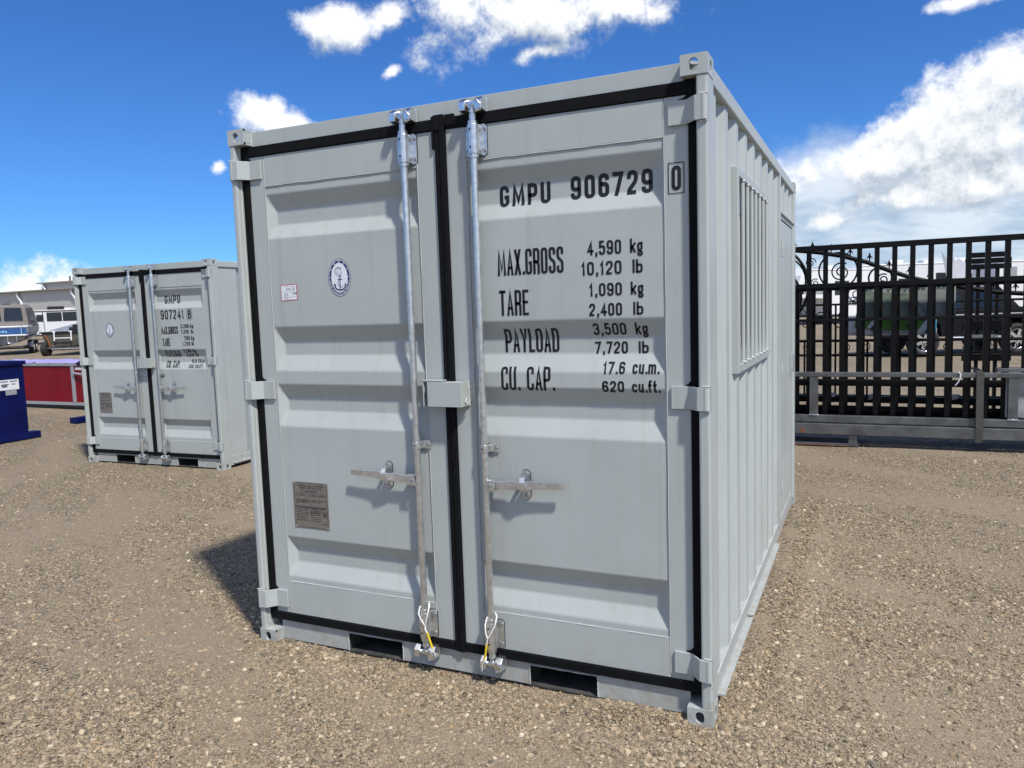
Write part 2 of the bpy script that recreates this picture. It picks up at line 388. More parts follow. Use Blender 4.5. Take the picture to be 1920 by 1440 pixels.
# loose gravel scattered over the near ground
CAM = Vector(cam.location)
mb = MB(); gx = [-10+.16*i for i in range(114)]; gy = [-2.9+.16*i for i in range(80)]; n = len(gx); dens = []
fx, fy = -math.sin(.4309), math.cos(.4309)
for y in gy:
    for x in gx:
        mb.v.append((x, y, gz(x, y)))
        dx, dy = x-CAM.x, y-CAM.y; d = math.hypot(dx, dy); dep = dx*fx+dy*fy; lat = abs(dx*fy-dy*fx)
        k = 26000.0 if d < 3.2 else 26000*(3.2/d)**2.3
        if dep < .3 or lat > dep*.78+.7: k = 0
        if boxdist(x, y, .03, 2.14, .06, 3.4) == 0 or boxdist(x, y, -5.4, -3.4, 3.1, 5.3) == 0: k = 0
        if boxdist(x, y, 0, 2.18, 0, 3.5) < .22: k *= 1.5
        dens.append(k)
mb.f = [(j*n+i, j*n+i+1, (j+1)*n+i+1, (j+1)*n+i) for j in range(len(gy)-1) for i in range(n-1)]
mb.mi = [0]*len(mb.f); mb.sm = [False]*len(mb.f)
gravel = mb.build('gravel', mat='pebble', recalc=False)
tag(gravel, 'loose tan and grey pebbles strewn over the yard around the containers', 'gravel', kind='stuff')
at = gravel.data.attributes.new('dens', 'FLOAT', 'POINT'); at.data.foreach_set('value', dens)
gn = bpy.data.node_groups.new('scatter_pebbles', 'GeometryNodeTree')
gn.interface.new_socket('Geometry', in_out='INPUT', socket_type='NodeSocketGeometry')
gn.interface.new_socket('Geometry', in_out='OUTPUT', socket_type='NodeSocketGeometry')
G = NT(gn)
gi = G.n('NodeGroupInput'); go = G.n('NodeGroupOutput')
na = G.n('GeometryNodeInputNamedAttribute', {'Name': 'dens'}, data_type='FLOAT')
gp_ = G.n('GeometryNodeInputPosition').outputs[0]
gt_ = G.n('ShaderNodeCombineXYZ', {0: G.dot(gp_, TRK[0]), 1: G.dot(gp_, TRK[1])}).outputs[0]
pn = G.n('ShaderNodeTexNoise', {'Vector': gt_, 'Scale': 1.1, 'Detail': 5.0, 'Roughness': .6}).outputs[0]
mr = G.n('ShaderNodeMapRange', {0: pn, 1: .43, 2: .62, 3: 1.0, 4: .12}).outputs[0]
dn = G.math('MULTIPLY', na.outputs[0], mr)
dp = G.n('GeometryNodeDistributePointsOnFaces', {'Mesh': gi.outputs[0], 'Density': dn, 'Seed': 3}, distribute_method='RANDOM')
rocks = []
for k in range(4):
    ico = G.n('GeometryNodeMeshIcoSphere', {'Radius': 1.0, 'Subdivisions': 2})
    po = G.n('GeometryNodeInputPosition').outputs[0]
    nv = G.n('ShaderNodeTexNoise', {'Vector': G.n('ShaderNodeVectorMath', {0: po, 1: (k*7.3, k*3.1, k)}, operation='ADD').outputs[0], 'Scale': .9, 'Detail': 1.0}).outputs['Color']
    of = G.n('ShaderNodeVectorMath', {0: nv, 1: (.5, .5, .5)}, operation='SUBTRACT').outputs[0]
    of = G.n('ShaderNodeVectorMath', {0: of, 'Scale': 1.5}, operation='SCALE').outputs[0]
    sp = G.n('GeometryNodeSetPosition', {'Geometry': ico.outputs[0], 'Offset': of})
    tr = G.n('GeometryNodeTransform', {'Geometry': sp.outputs[0], 'Scale': ((1, .8, .6), (1, .9, .55), (1, .65, .6), (.9, .9, .75))[k]})
    sm = G.n('GeometryNodeSetMaterial', {'Geometry': tr.outputs[0], 'Material': MATS['pebble']})
    rocks.append(sm.outputs[0])
gti = G.n('GeometryNodeGeometryToInstance')
for r in rocks[::-1]: gn.links.new(r, gti.inputs[0])
rot = G.n('FunctionNodeRandomValue', {0: (-.5, -.5, 0), 1: (.5, .5, 6.283), 'Seed': 5}, data_type='FLOAT_VECTOR').outputs[0]
rv = G.n('FunctionNodeRandomValue', {'Min': 0.0, 'Max': 1.0, 'Seed': 9}, data_type='FLOAT')
rvo = [o_ for o_ in rv.outputs if o_.enabled][0]
sc = G.math('MULTIPLY_ADD', G.math('POWER', rvo, 13.0), .0095, .0022)
rv3 = [o_ for o_ in G.n('FunctionNodeRandomValue', {'Seed': 21}, data_type='FLOAT').outputs if o_.enabled][0]
sc = G.math('MULTIPLY', sc, G.math('MULTIPLY_ADD', rv3, .7, .7))
iop = G.n('GeometryNodeInstanceOnPoints', {'Points': dp.outputs[0], 'Instance': gti.outputs[0], 'Pick Instance': True, 'Rotation': rot, 'Scale': sc})
def rnd(seed): return [o_ for o_ in G.n('FunctionNodeRandomValue', {'Seed': seed}, data_type='FLOAT').outputs if o_.enabled][0]
st = G.n('GeometryNodeStoreNamedAttribute', {'Geometry': iop.outputs[0], 'Name': 'tone', 'Value': rnd(31)}, data_type='FLOAT', domain='INSTANCE')
st2 = G.n('GeometryNodeStoreNamedAttribute', {'Geometry': st.outputs[0], 'Name': 'hue', 'Value': rnd(47)}, data_type='FLOAT', domain='INSTANCE')
gn.links.new(st2.outputs[0], go.inputs[0])
md = gravel.modifiers.new('scatter', 'NODES'); md.node_group = gn

# ------------------------------------------------------------------ stroke lettering (condensed stencil-like face)
GL = {
 '0': [[1, (0, 0, .5), (1, 0, .5), (1, 1, .5), (0, 1, .5)]],
 '1': [[0, (.12, .80), (.62, 1), (.62, 0)]],
 '2': [[0, (0, .70), (0, 1, .5), (1, 1, .5), (1, .60, .4), (0, .12, .2), (0, 0), (1, 0)]],
 '3': [[0, (0, .76), (0, 1, .5), (1, 1, .5), (1, .53, .4), (.4, .53)], [0, (.4, .53), (1, .53, .4), (1, 0, .5), (0, 0, .5), (0, .24)]],
 '4': [[0, (.74, 0), (.74, 1), (0, .26), (1.05, .26)]],
 '5': [[0, (.95, 1), (.06, 1), (.06, .56), (.5, .62, .3), (1, .60, .4), (1, 0, .5), (0, 0, .5), (0, .24)]],
 '6': [[0, (1, .76), (1, 1, .5), (0, 1, .5), (0, 0, .5), (1, 0, .5), (1, .57, .5), (.0, .57, .4)]],
 '7': [[0, (0, 1), (1, 1), (.3, 0)]],
 '8': [[1, (.04, .53, .45), (.96, .53, .45), (.96, 1, .45), (.04, 1, .45)], [1, (0, 0, .5), (1, 0, .5), (1, .53, .45), (0, .53, .45)]],
 '9': [[0, (0, .24), (0, 0, .5), (1, 0, .5), (1, 1, .5), (0, 1, .5), (0, .43, .5), (1, .43, .4)]],
 'A': [[0, (0, 0), (.5, 1), (1, 0)], [0, (.2, .27), (.8, .27)]],
 'B': [[1, (0, 0), (1, 0, .45), (1, .53, .4), (0, .53)], [1, (0, .53), (.93, .53, .4), (.93, 1, .45), (0, 1)]],
 'C': [[0, (1, .72), (1, 1, .5), (0, 1, .5), (0, 0, .5), (1, 0, .5), (1, .28)]],
 'D': [[1, (0, 0), (1, 0, .5), (1, 1, .5), (0, 1)]],
 'E': [[0, (1, 1), (0, 1), (0, 0), (1, 0)], [0, (0, .52), (.85, .52)]],
 'F': [[0, (1, 1), (0, 1), (0, 0)], [0, (0, .50), (.85, .50)]],
 'G': [[0, (1, .72), (1, 1, .5), (0, 1, .5), (0, 0, .5), (1, 0, .5), (1, .45), (.5, .45)]],
 'H': [[0, (0, 0), (0, 1)], [0, (1, 0), (1, 1)], [0, (0, .52), (1, .52)]],
 'I': [[0, (.5, 0), (.5, 1)]],
 'K': [[0, (0, 0), (0, 1)], [0, (1, 1), (.05, .42)], [0, (.35, .6), (1, 0)]],
 'L': [[0, (0, 1), (0, 0), (1, 0)]],
 'M': [[0, (0, 0), (.08, 1), (.5, .16), (.92, 1), (1, 0)]],
 'N': [[0, (0, 0), (0, 1), (1, 0), (1, 1)]],
 'O': [[1, (0, 0, .5), (1, 0, .5), (1, 1, .5), (0, 1, .5)]],
 'P': [[0, (0, 0), (0, 1), (1, 1, .5), (1, .44, .5), (0, .44)]],
 'R': [[0, (0, 0), (0, 1), (1, 1, .5), (1, .47, .5), (0, .47)], [0, (.45, .47), (1, .40, .3), (1, 0)]],
 'S': [[0, (1, .74), (1, 1, .5), (0, 1, .5), (0, .60, .45), (1, .42, .45), (1, 0, .5), (0, 0, .5), (0, .26)]],
 'T': [[0, (0, 1), (1, 1)], [0, (.5, 1), (.5, 0)]],
 'U': [[0, (0, 1), (0, 0, .5), (1, 0, .5), (1, 1)]],
 'V': [[0, (0, 1), (.5, 0), (1, 1)]],
 'W': [[0, (0, 1), (.25, 0), (.5, .85), (.75, 0), (1, 1)]],
 'X': [[0, (0, 0), (1, 1)], [0, (0, 1), (1, 0)]],
 'Y': [[0, (0, 1), (.5, .42), (1, 1)], [0, (.5, .42), (.5, 0)]],
 '.': [[0, (.5, 0), (.5, .035)]],
 ',': [[0, (.6, .05), (.36, -.14)]],
 'k': [[0, (0, 0), (0, 1)], [0, (1, .66), (.08, .26)], [0, (.35, .40), (1, 0)]],
 'g': [[1, (0, .12, .5), (.92, .12, .5), (.92, .66, .5), (0, .66, .5)], [0, (1.1, .74), (.85, .60)], [0, (.2, .12), (.05, 0, .3), (1, -.04, .4), (1, -.30, .4), (0, -.30, .4), (.02, -.08)]],
 'l': [[0, (.5, 0), (.5, 1)]],
 'b': [[0, (0, 1), (0, 0)], [0, (0, 0), (1, 0, .5), (1, .64, .5), (0, .60)]],
 'c': [[0, (1, .46), (1, .66, .5), (0, .66, .5), (0, 0, .5), (1, 0, .5), (1, .2)]],
 'u': [[0, (0, .66), (0, 0, .5), (1, .02, .4)], [0, (1, .66), (1, 0)]],
 'm': [[0, (0, 0), (0, .66)], [0, (0, .56), (.05, .66, .3), (.5, .66, .3), (.5, 0)], [0, (.5, .56), (.55, .66, .3), (1, .66, .3), (1, 0)]],
 'f': [[0, (.4, 0), (.4, 1, .6), (1, 1)], [0, (.0, .62), (.95, .62)]],
 't': [[0, (.4, .95), (.4, 0, .5), (1, 0)], [0, (.0, .64), (.95, .64)]],
 'o': [[1, (0, 0, .5), (1, 0, .5), (1, .66, .5), (0, .66, .5)]],
 's': [[0, (1, .5), (1, .66, .4), (0, .66, .4), (0, .36, .4), (1, .32, .4), (1, 0, .4), (0, 0, .4), (0, .16)]],
 'a': [[1, (0, 0, .5), (1, 0, .5), (1, .66, .5), (0, .66, .5)], [0, (1, .66), (1, 0)]],
 'd': [[1, (0, 0, .5), (1, 0, .5), (1, .66, .5), (0, .66, .5)], [0, (1, 1), (1, 0)]],
 'e': [[0, (0, .34), (1, .34), (1, .66, .5), (0, .66, .5), (0, 0, .5), (1, 0, .4), (1, .12)]],
 'r': [[0, (0, 0), (0, .66)], [0, (0, .45), (.1, .66, .4), (1, .66)]],
 'i': [[0, (.5, 0), (.5, .66)], [0, (.5, .86), (.5, .96)]],
 'n': [[0, (0, 0), (0, .66)], [0, (0, .5), (.1, .66, .4), (1, .66, .4), (1, 0)]],
}
WID = {'1': .62, '.': .34, ',': .40, 'I': .4, 'l': .34, 'i': .34, 'M': 1.3, 'm': 1.5, 'W': 1.4, ' ': .7, 'f': .7, 't': .7, 'E': .9, 'F': .9, 'L': .85}
def rounded(pts, closed, scale):
    out = []; n = len(pts)
    for i, p in enumerate(pts):
        r = (p[2]*scale if len(p) > 2 else 0); P = Vector(p[:2])
        if r == 0 or (not closed and i in (0, n-1)): out.append(P); continue
        A = Vector(pts[i-1][:2])-P; C_ = Vector(pts[(i+1) % n][:2])-P
        ra = min(r, A.length*.499 if (len(pts[i-1]) > 2) else A.length*.9); rc = min(r, C_.length*.499 if len(pts[(i+1) % n]) > 2 else C_.length*.9)
        a = P+A.normalized()*ra; c = P+C_.normalized()*rc
        for k in range(6):
            t_ = k/5; out.append(a*(1-t_)**2+P*2*t_*(1-t_)+c*t_*t_)
    q = [out[0]]
    for v in out[1:]:
        if (v-q[-1]).length > 1e-6: q.append(v)
    if closed and (q[0]-q[-1]).length < 1e-6: q.pop()
    return q
def strip(pts, closed, t_, cap=False):
    """polyline -> list of quads of half-width t_"""
    pts = [p_.copy() for p_ in pts]; n = len(pts); L = []; Rr = []
    if not closed and cap:
        pts[0] += (pts[0]-pts[1]).normalized()*t_; pts[-1] += (pts[-1]-pts[-2]).normalized()*t_
    for i in range(n):
        a = pts[i]-pts[i-1] if (closed or i > 0) else None; b = pts[(i+1) % n]-pts[i] if (closed or i < n-1) else None
        if a is None: a = b
        if b is None: b = a
        na_ = Vector((-a.y, a.x)).normalized(); nb_ = Vector((-b.y, b.x)).normalized(); m_ = na_+nb_
        if m_.length < 1e-5: m_ = na_
        m_.normalize(); k = 1/max(.42, m_.dot(na_)); L.append(pts[i]+m_*t_*k); Rr.append(pts[i]-m_*t_*k)
    return [(L[i], L[(i+1) % n], Rr[(i+1) % n], Rr[i]) for i in range(n if closed else n-1)]
def text_quads(s, x0, x1, z0, z1, th, gap=.42):
    """text fitted to the box x0..x1, z0..z1 (cap height); th = stroke width"""
    ws = [WID.get(ch, 1.0) for ch in s]; tot = sum(ws)+gap*(len(s)-1)
    unit = (x1-x0)/tot; x = x0; Q = []
    for ch, w in zip(s, ws):
        if ch != ' ':
            cw = w*unit-th; chh = z1-z0-th
            if cw < th*.4 and w < .5: cw = th*.4
            for st_ in GL[ch]:
                pts = [((x+th/2+q[0]*cw), (z0+th/2+q[1]*chh), *q[2:]) for q in st_[1:]]
                Q += strip(rounded(pts, st_[0], cw if w >= .5 else unit), bool(st_[0]), th/2, ch not in '23569CGSscegad')
        x += (w+gap)*unit
    return Q
def drape(mb, Q, yfun, zbreaks=(), eps=.0012, flipx=None):
    """lay quads (x,z) on the surface y = yfun(z); cut at the folds"""
    bm = bmesh.new()
    for q in Q: bm.faces.new([bm.verts.new((p.x if flipx is None else flipx-p.x, 0, p.y)) for p in q])
    for zb in zbreaks:
        bmesh.ops.bisect_plane(bm, geom=bm.verts[:]+bm.edges[:]+bm.faces[:], plane_co=(0, 0, zb), plane_no=(0, 0, 1))
    bm.verts.index_update()
    mb.add([(v.co.x, yfun(v.co.z)-eps, v.co.z) for v in bm.verts], [[v.index for v in f.verts] for f in bm.faces]); bm.free()

# ------------------------------------------------------------------ shipping containers
def plate_hole(mb, o, u, v, w, a, b, hr, hl):
    """plate a x b (along u, v), thickness vector w, with an upright oblong hole"""
    o, u, v, w = map(Vector, (o, u, v, w)); cx, cy = a/2, b/2
    angs = sorted(set([2*math.pi*k/24 for k in range(24)]+[math.atan2(sy*cy, sx*cx) % (2*math.pi) for sx in (1, -1) for sy in (1, -1)]))
    H_, R_ = [], []
    for th in angs:
        c, s_ = math.cos(th), math.sin(th)
        k = min(cx/abs(c) if abs(c) > 1e-9 else 1e9, cy/abs(s_) if abs(s_) > 1e-9 else 1e9)
        R_.append((cx+c*k, cy+s_*k))
        H_.append((cx+c*hr, cy+s_*hr+(hl if s_ > 1e-6 else -hl if s_ < -1e-6 else 0)))
    n = len(angs); P = lambda q, t_: o+u*q[0]+v*q[1]+w*t_
    vs = [P(q, 0) for q in R_]+[P(q, 0) for q in H_]+[P(q, 1) for q in R_]+[P(q, 1) for q in H_]; fs = []
    for i in range(n):
        j = (i+1) % n
        fs += [(i, j, n+j, n+i), (2*n+j, 2*n+i, 3*n+i, 3*n+j), (n+i, n+j, 3*n+j, 3*n+i), (j, i, 2*n+i, 2*n+j)]
    mb.add(vs, fs)
CW, CDp, CH = .095, .110, .070
def casting(root, x, y, z, sx, sy):
    """x,y,z = outer corner (bottom); sx, sy point inwards"""
    m_ = MB().mat('paint'); T = .013
    plate_hole(m_, (x, y, z), (sx*CW, 0, 0) and (sx, 0, 0), (0, 0, 1), (0, sy*T, 0), CW, CH, .0165, .006)
    plate_hole(m_, (x, y+sy*(T+.0005), z), (0, sy, 0), (0, 0, 1), (sx*T, 0, 0), CDp-T, CH, .0165, .006)
    a, b = sorted((x+sx*.0005, x+sx*CW)); c, d = sorted((y+sy*.001, y+sy*CDp))
    m_.box(a, b, c, d, z-.0005, z+T*.8); (m_.box(a, b, c, d, z+CH-T*.8, z+CH+.0005) if z < .5 else plate_hole(m_, (x+sx*.0005, y+sy*.001, z+CH-T*.8), (sx, 0, 0), (0, sy, 0), (0, 0, T*.8+.0005), CW-.0005, CDp-.001, .027, .014))
    a2, b2 = sorted((x+sx*(CW-T), x+sx*CW)); c2, d2 = sorted((y+sy*(CDp-T), y+sy*CDp))
    m_.box(a2, b2, c+T, d-T*.1, z+T*.7, z+CH-T*.7); m_.box(a+.0006, b-.0006, c2, d2, z+T*.7, z+CH-T*.7)
    return m_.build('corner_casting', root)
def bead(mb, p0, p1, r=.0026, n=26):
    p0, p1 = Vector(p0), Vector(p1); q = []
    for i in range(n+1):
        q.append(p0.lerp(p1, i/n)+Vector((random.uniform(-1, 1)*r*.35, 0, random.uniform(-1, 1)*r*.35)))
    mb.tube(q, r, 6, rs=[r*random.uniform(.75, 1.2) for _ in q])
YD = .05; DEP = .031
def corr_profile(y0, y1, pitch=.272, start=.06):
    pts = [(y0, 0.0)]; y = y0+start; st = [(.066, 0), (.138, 1), (.206, 1), (pitch, 0)]
    while y < y1-.02:
        for dy, k in [(0, 0)]+st:
            if y+dy < y1: pts.append((y+dy, float(k)))
        y += pitch
    # keep increasing
    q = [pts[0]]
    for p_ in pts[1:]:
        if p_[0] > q[-1][0]+1e-4: q.append(p_)
    if q[-1][0] < y1-1e-4: q.append((y1, q[-1][1]))
    return q
def corr_wall(root, x, sx, y0, y1, z0, z1, hole=None, depth=.030, name='side_wall', start=.06):
    pr = corr_profile(y0, y1, start=start)
    def dep(y):
        for (a, p_), (b, q_) in zip(pr, pr[1:]):
            if a <= y <= b: return p_+(q_-p_)*(y-a)/(b-a)
        return 0
    Y = sorted(set([p_[0] for p_ in pr]+([hole[0], hole[1]] if hole else []))); Z = sorted(set([z0, z1]+([hole[2], hole[3]] if hole else [])))
    m_ = MB().mat('paint'); n = len(Y)
    vs = [(x+sx*depth*dep(y), y, z) for z in Z for y in Y]; fs = []
    for j in range(len(Z)-1):
        for i in range(n-1):
            yc, zc = (Y[i]+Y[i+1])/2, (Z[j]+Z[j+1])/2
            if hole and hole[0] < yc < hole[1] and hole[2] < zc < hole[3]: continue
            fs.append((j*n+i, j*n+i+1, (j+1)*n+i+1, (j+1)*n+i))
    m_.add(vs, fs)
    o = m_.build(name, root)
    sm = o.modifiers.new('thick', 'SOLIDIFY'); sm.thickness = .003; sm.offset = 0
    return o
def make_door(root, cfg, side):
    W, H = cfg['W'], cfg['H']; s = -1 if side == 'L' else 1; mid = W/2+.004
    X = (lambda d: mid+s*d)                       # distance from the centre line, outwards
    lo, hi = .0245, (mid-.072 if s < 0 else W-.077-mid)    # leaf extent from the centre
    pi, po = .115, hi-.089                        # pressed panel extent
    zt, zb = H-.258, cfg['zb']; ztop, zbot = H-.122, .150
    grp = cfg['groups']
    def raw(z):
        for (a, b, c, d) in grp:
            if d <= z <= a:
                if z >= b: return (a-z)/(a-b)
                if z >= c: return 1.0
                return (z-d)/(c-d)
        return 0.0
    def soft(z): return sum(raw(z+.0055*k/3) for k in range(-3, 4))/7
    def prof(z): return YD+DEP*soft(z)
    xa, xb = sorted((X(pi), X(po))); e = .034
    zs_ = {zt, zb}
    for q_ in grp:
        for z in q_:
            for k in range(-4, 5): zs_.add(z+.0018*k)
        for z in ((q_[0]+q_[1])/2, (q_[1]+q_[2])/2, (q_[2]+q_[3])/2): zs_.add(z)
    zs_ = sorted((z for z in zs_ if zb <= z <= zt), reverse=True)
    xs_ = [0, .004, .010, .016, .022, .027, .031, .034, .037, .041]
    xs_ = [xa+d_ for d_ in xs_]+[xb-d_ for d_ in xs_[::-1]]
    def ramp(x): 
        d_ = min(x-xa, xb-x)/e
        return d_ if d_ < .9 else 1-.5*max(0, 1.1-d_)**2/.2 if d_ < 1.1 else 1.0
    m_ = MB().mat('paint'); m_.smooth = True; nx_ = len(xs_)
    m_.add([(x, YD+DEP*min(soft(z), ramp(x)), z) for z in zs_ for x in xs_],
           [(j*nx_+i, j*nx_+i+1, (j+1)*nx_+i+1, (j+1)*nx_+i) for j in range(len(zs_)-1) for i in range(nx_-1)])
    door = m_.build('door', root, recalc=False)
    # frame of the leaf
    f_ = MB().mat('paint')
    ia, ib = sorted((X(lo), X(pi))); oa, ob_ = sorted((X(po), X(hi)))
    f_.box(ia, ib, YD-.0025, YD+.05, zbot, ztop); f_.box(oa, ob_, YD-.0025, YD+.05, zbot, ztop)
    f_.box(xa+.0005, xb-.0005, YD-.004, YD+.05, zt, ztop-.0006); f_.box(xa+.0005, xb-.0005, YD-.004, YD+.05, zbot+.0006, zb)
    f_.build('door_frame', door, bevel=.003)
    w_ = MB().mat('weld')
    for z in (zt-.001, zb+.001): bead(w_, (xa+.004, YD-.0025, z), (xb-.004, YD-.0025, z))
    for x in (xa, xb): bead(w_, (x, YD-.0035, zbot+.02), (x, YD-.0035, ztop-.02), r=.0022)
    w_.build('weld_bead', door)
    # rubber seals
    r_ = MB().mat('rubber'); za, zbb = ztop, ztop+.047
    ea, eb = sorted((X(hi+.001), X(hi+.031+(.012 if s < 0 else 0)))); ca, cb = sorted((X(.001), X(lo-.001)))
    r_.box(ea, eb, YD-.012, YD+.04, .112, zbb)
    r_.box(ca, cb, YD-.013-(.004 if s > 0 else 0), YD+.04, .109, zbb+.002)
    ta, tb = sorted((X(lo-.0005), X(hi+.0005)))
    r_.box(ta, tb, YD-.010, YD+.04, ztop+.001, zbb-.001); r_.box(ta, tb, YD-.010, YD+.04, .111, zbot-.001)
    if s < 0: r_.box(mid-.036, mid-.025, YD-.0155, YD-.001, ztop-.075, zbb+.0085)
    else: r_.box(mid+.025, mid+.070, YD-.0155, YD-.001, ztop+.012, zbb+.009); r_.box(mid-.0255, mid+.0248, YD-.0175, YD-.0135, zbb-.05, zbb+.012)
    for z in cfg['hinge_z']:                     # ragged ends of the rubber at the hinges
        xe = X(hi+.002); k_ = random.uniform(.022, .04)
        r_.prism([(xe, z+.040), (xe-s*k_, z+.0445+random.uniform(0, .003)), (xe-s*k_*.5, z+.050), (xe-s*.003, z+.062)], 'y', YD-.0085, YD-.0004)
    r_.build('seal', door, bevel=.006)
    # hinges
    for z in cfg['hinge_z']:
        hgt = .084; h_ = MB().mat('paint')
        if s > 0: xk = W-.015; xs_ = [W-.148, W-.082, W-.046, xk]
        else: xk = .015; xs_ = [.148, .086, .050, xk]
        ys_ = [YD-.014, YD-.014, -.006, -.008]
        poly = list(zip(xs_, ys_))+[(x, y+.009) for x, y in list(zip(xs_, ys_))[::-1]]
        h_.prism(poly, 'z', z-hgt/2, z+hgt/2)
        h_.box(min(xs_[0], xs_[1]), max(xs_[0], xs_[1]), YD-.0055, YD-.003, z-hgt/2, z+hgt/2)
        h_.cyl((xk, .0045, z), 'z', .0140, hgt-.001, 16)
        h_.mat('weld')
        for dz in (-1, 1): bead(h_, (xk-.013, .000, z+dz*(hgt/2+.004)), (xk+.014, .000, z+dz*(hgt/2+.004)), r=.0036, n=6)
        h_.mat('bolt'); h_.box(xk+.0135*(1 if s > 0 else -1)-.001, xk+.0135*(1 if s > 0 else -1)+.001, .012, .020, z-hgt/2-.004, z+hgt/2+.004)
        h_.build('hinge', door, bevel=.002)
    return door, prof, zs_
def stadium(cx, cz, w, h, n=8):
    r = w/2; pts = []
    for k in range(n+1):
        a = math.pi*k/n; pts.append((cx+r*math.cos(a), cz+h/2-r+r*math.sin(a)))
    for k in range(n+1):
        a = math.pi+math.pi*k/n; pts.append((cx+r*math.cos(a), cz-h/2+r+r*math.sin(a)))
    return pts
def make_rod(root, cfg, x, s):
    H = cfg['H']; yr = YD-.034
    m_ = MB().mat('galv'); m_.tube([(x, yr, z) for z in (.12, .5, 1, 1.5, H-.09)], .0145, 18)
    rod = m_.build('locking_rod', root)
    for zc, top in ((H-.184, True), (.218, False)):
        b_ = MB().mat('galv')
        pl = [(x-.047, zc-.052), (x-.037, zc-.062), (x+.037, zc-.062), (x+.047, zc-.052), (x+.047, zc+.052), (x+.037, zc+.062), (x-.037, zc+.062), (x-.047, zc+.052)]
        b_.prism(pl, 'y', YD-.009, YD-.0045)
        b_.mat('rubber'); b_.prism([(x+(a-x)*1.05, zc+(z-zc)*1.04) for a, z in pl], 'y', YD-.0044, YD-.0026)
        b_.mat('galv')
        arc = [(x+.0235*math.cos(math.pi*k/10), yr-.0235*math.sin(math.pi*k/10)) for k in range(11)]
        b_.prism(arc+[(x-.0235, YD-.0085), (x+.0235, YD-.0085)], 'z', zc-.057, zc+.057)
        for dz in (-1, 1): b_.cyl((x, yr, zc+dz*.064), 'z', .0205, .013, 18)
        b_.mat('bolt')
        for dx in (-.036, .036):
            for dz in (-.042, .042): b_.cyl((x+dx, YD-.0125, zc+dz), 'y', .0075, .008, 10)
        b_.mat('hole')
        for dz in (-.032, .036): b_.cyl((x-.003, yr-.0236, zc+dz), 'y', .0043, .0016, 10)
        b_.build('rod_bracket', rod, bevel=.0012)
        # cam and keeper
        k_ = MB().mat('galv'); d = 1 if top else -1; z0 = zc+d*.078; zk = (H-.052) if top else .098
        k_.tube([(x, yr, z0-d*.006), (x, yr, zk-d*.012)], .0128, 14)
        k_.cyl((x, yr, zk-d*.026), 'z', .0165, .007, 14)
        k_.mat('galv_bright')
        k_.box(x-.014, x+.016, yr-.012, yr+.02, zk-.013, zk+.010)
        k_.tube([(x-.005, yr, zk), (x-.026, yr-.008, zk+d*.004), (x-.036, yr+.010, zk+d*.006)], .009, 8, rs=[.011, .011, .007])
        k_.tube([(x+.004, yr-.01, zk-d*.004), (x+.030, yr-.016, zk+d*.002), (x+.040, yr+.006, zk+d*.0)], .009, 8, rs=[.009, .011, .006])
        k_.build('cam', rod, bevel=.003)
        p_ = MB().mat('galv_bright')
        p_.box(x-.050, x+.052, YD-.006, YD-.0005, zk-.030, zk+.028)
        for sx, wdt in ((-1, .026), (1, .031)):
            xc = x+sx*.035
            p_.prism([(yr-.024, zk-.022), (YD-.006, zk-.028), (YD-.006, zk+.026), (yr-.004, zk+.027), (yr-.026, zk+.010)], 'x', xc-wdt/2, xc+wdt/2)
        p_.tube([(x+.030, yr-.022, zk+.012), (x+.046, yr-.022, zk-.004), (x+.044, yr-.016, zk-.024), (x+.024, yr-.02, zk-.028)], .0055, 8)
        p_.mat('bolt'); p_.cyl((x+.028, yr-.024, zk+.010), 'y', .006, .006, 8); p_.cyl((x-.036, yr-.020, zk-.006), 'y', .005, .005, 8)
        p_.build('cam_keeper', rod, bevel=.004)
    zc = cfg['clip_z']; c_ = MB().mat('galv')
    arc = [(x+.0185*math.cos(math.pi*k/8), yr-.0185*math.sin(math.pi*k/8)) for k in range(9)]
    c_.prism(arc+[(x-.0185, YD-.006), (x+.0185, YD-.006)], 'z', zc-.015, zc+.015)
    c_.box(x-.030, x+.052, YD-.008, YD-.003, zc-.019, zc+.019)
    c_.mat('bolt'); c_.cyl((x+.038, YD-.011, zc), 'y', .0085, .007, 10); c_.cyl((x-.024, YD-.010, zc), 'y', .005, .005, 8)
    c_.mat('hole'); c_.cyl((x-.002, yr-.0187, zc), 'y', .004, .0012, 8)
    c_.build('rod_clip', rod, bevel=.002)
    # swinging handle: s = +1 points to +x
    zh = cfg['handle_z']; h_ = MB().mat('galv')
    h_.prism([(x+s*.004, zh-.027), (x+s*.046, zh-.025), (x+s*.050, zh+.016), (x+s*.012, zh+.022)], 'y', yr-.019, yr-.014)
    h_.prism([(x+s*.004, zh-.027), (x+s*.046, zh-.025), (x+s*.050, zh+.016), (x+s*.012, zh+.022)], 'y', yr+.008, yr+.012)
    h_.box(min(x+s*.010, x+s*.048), max(x+s*.010, x+s*.048), yr-.0185, yr+.0115, zh+.016, zh+.021)
    path = [(.022, yr-.004, 0, .0105, .0065), (.075, yr-.005, .001, .0110, .0065), (.115, yr-.006, .003, .0135, .005), (.150, yr-.014, .006, .010, .010),
            (.190, yr-.010, .009, .0125, .008), (.225, yr-.008, .011, .0105, .006), (.30, yr-.006, .012, .0095, .0048), (.348, yr-.005, .013, .0095, .0048)]
    secs = [[(x+s*a, y-ty, zh+dz-hz*1.42), (x+s*a, y+ty, zh+dz-hz*1.42), (x+s*a, y+ty, zh+dz+hz*1.42), (x+s*a, y-ty, zh+dz+hz*1.42)] for a, y, dz, hz, ty in path]
    h_.loft(secs)
    h_.mat('bolt'); h_.cyl((x+s*.026, yr-.021, zh-.003), 'y', .0075, .006, 10)
    h_.build('handle', rod, bevel=.002)
    q_ = MB().mat('galv'); xr = x+s*.170
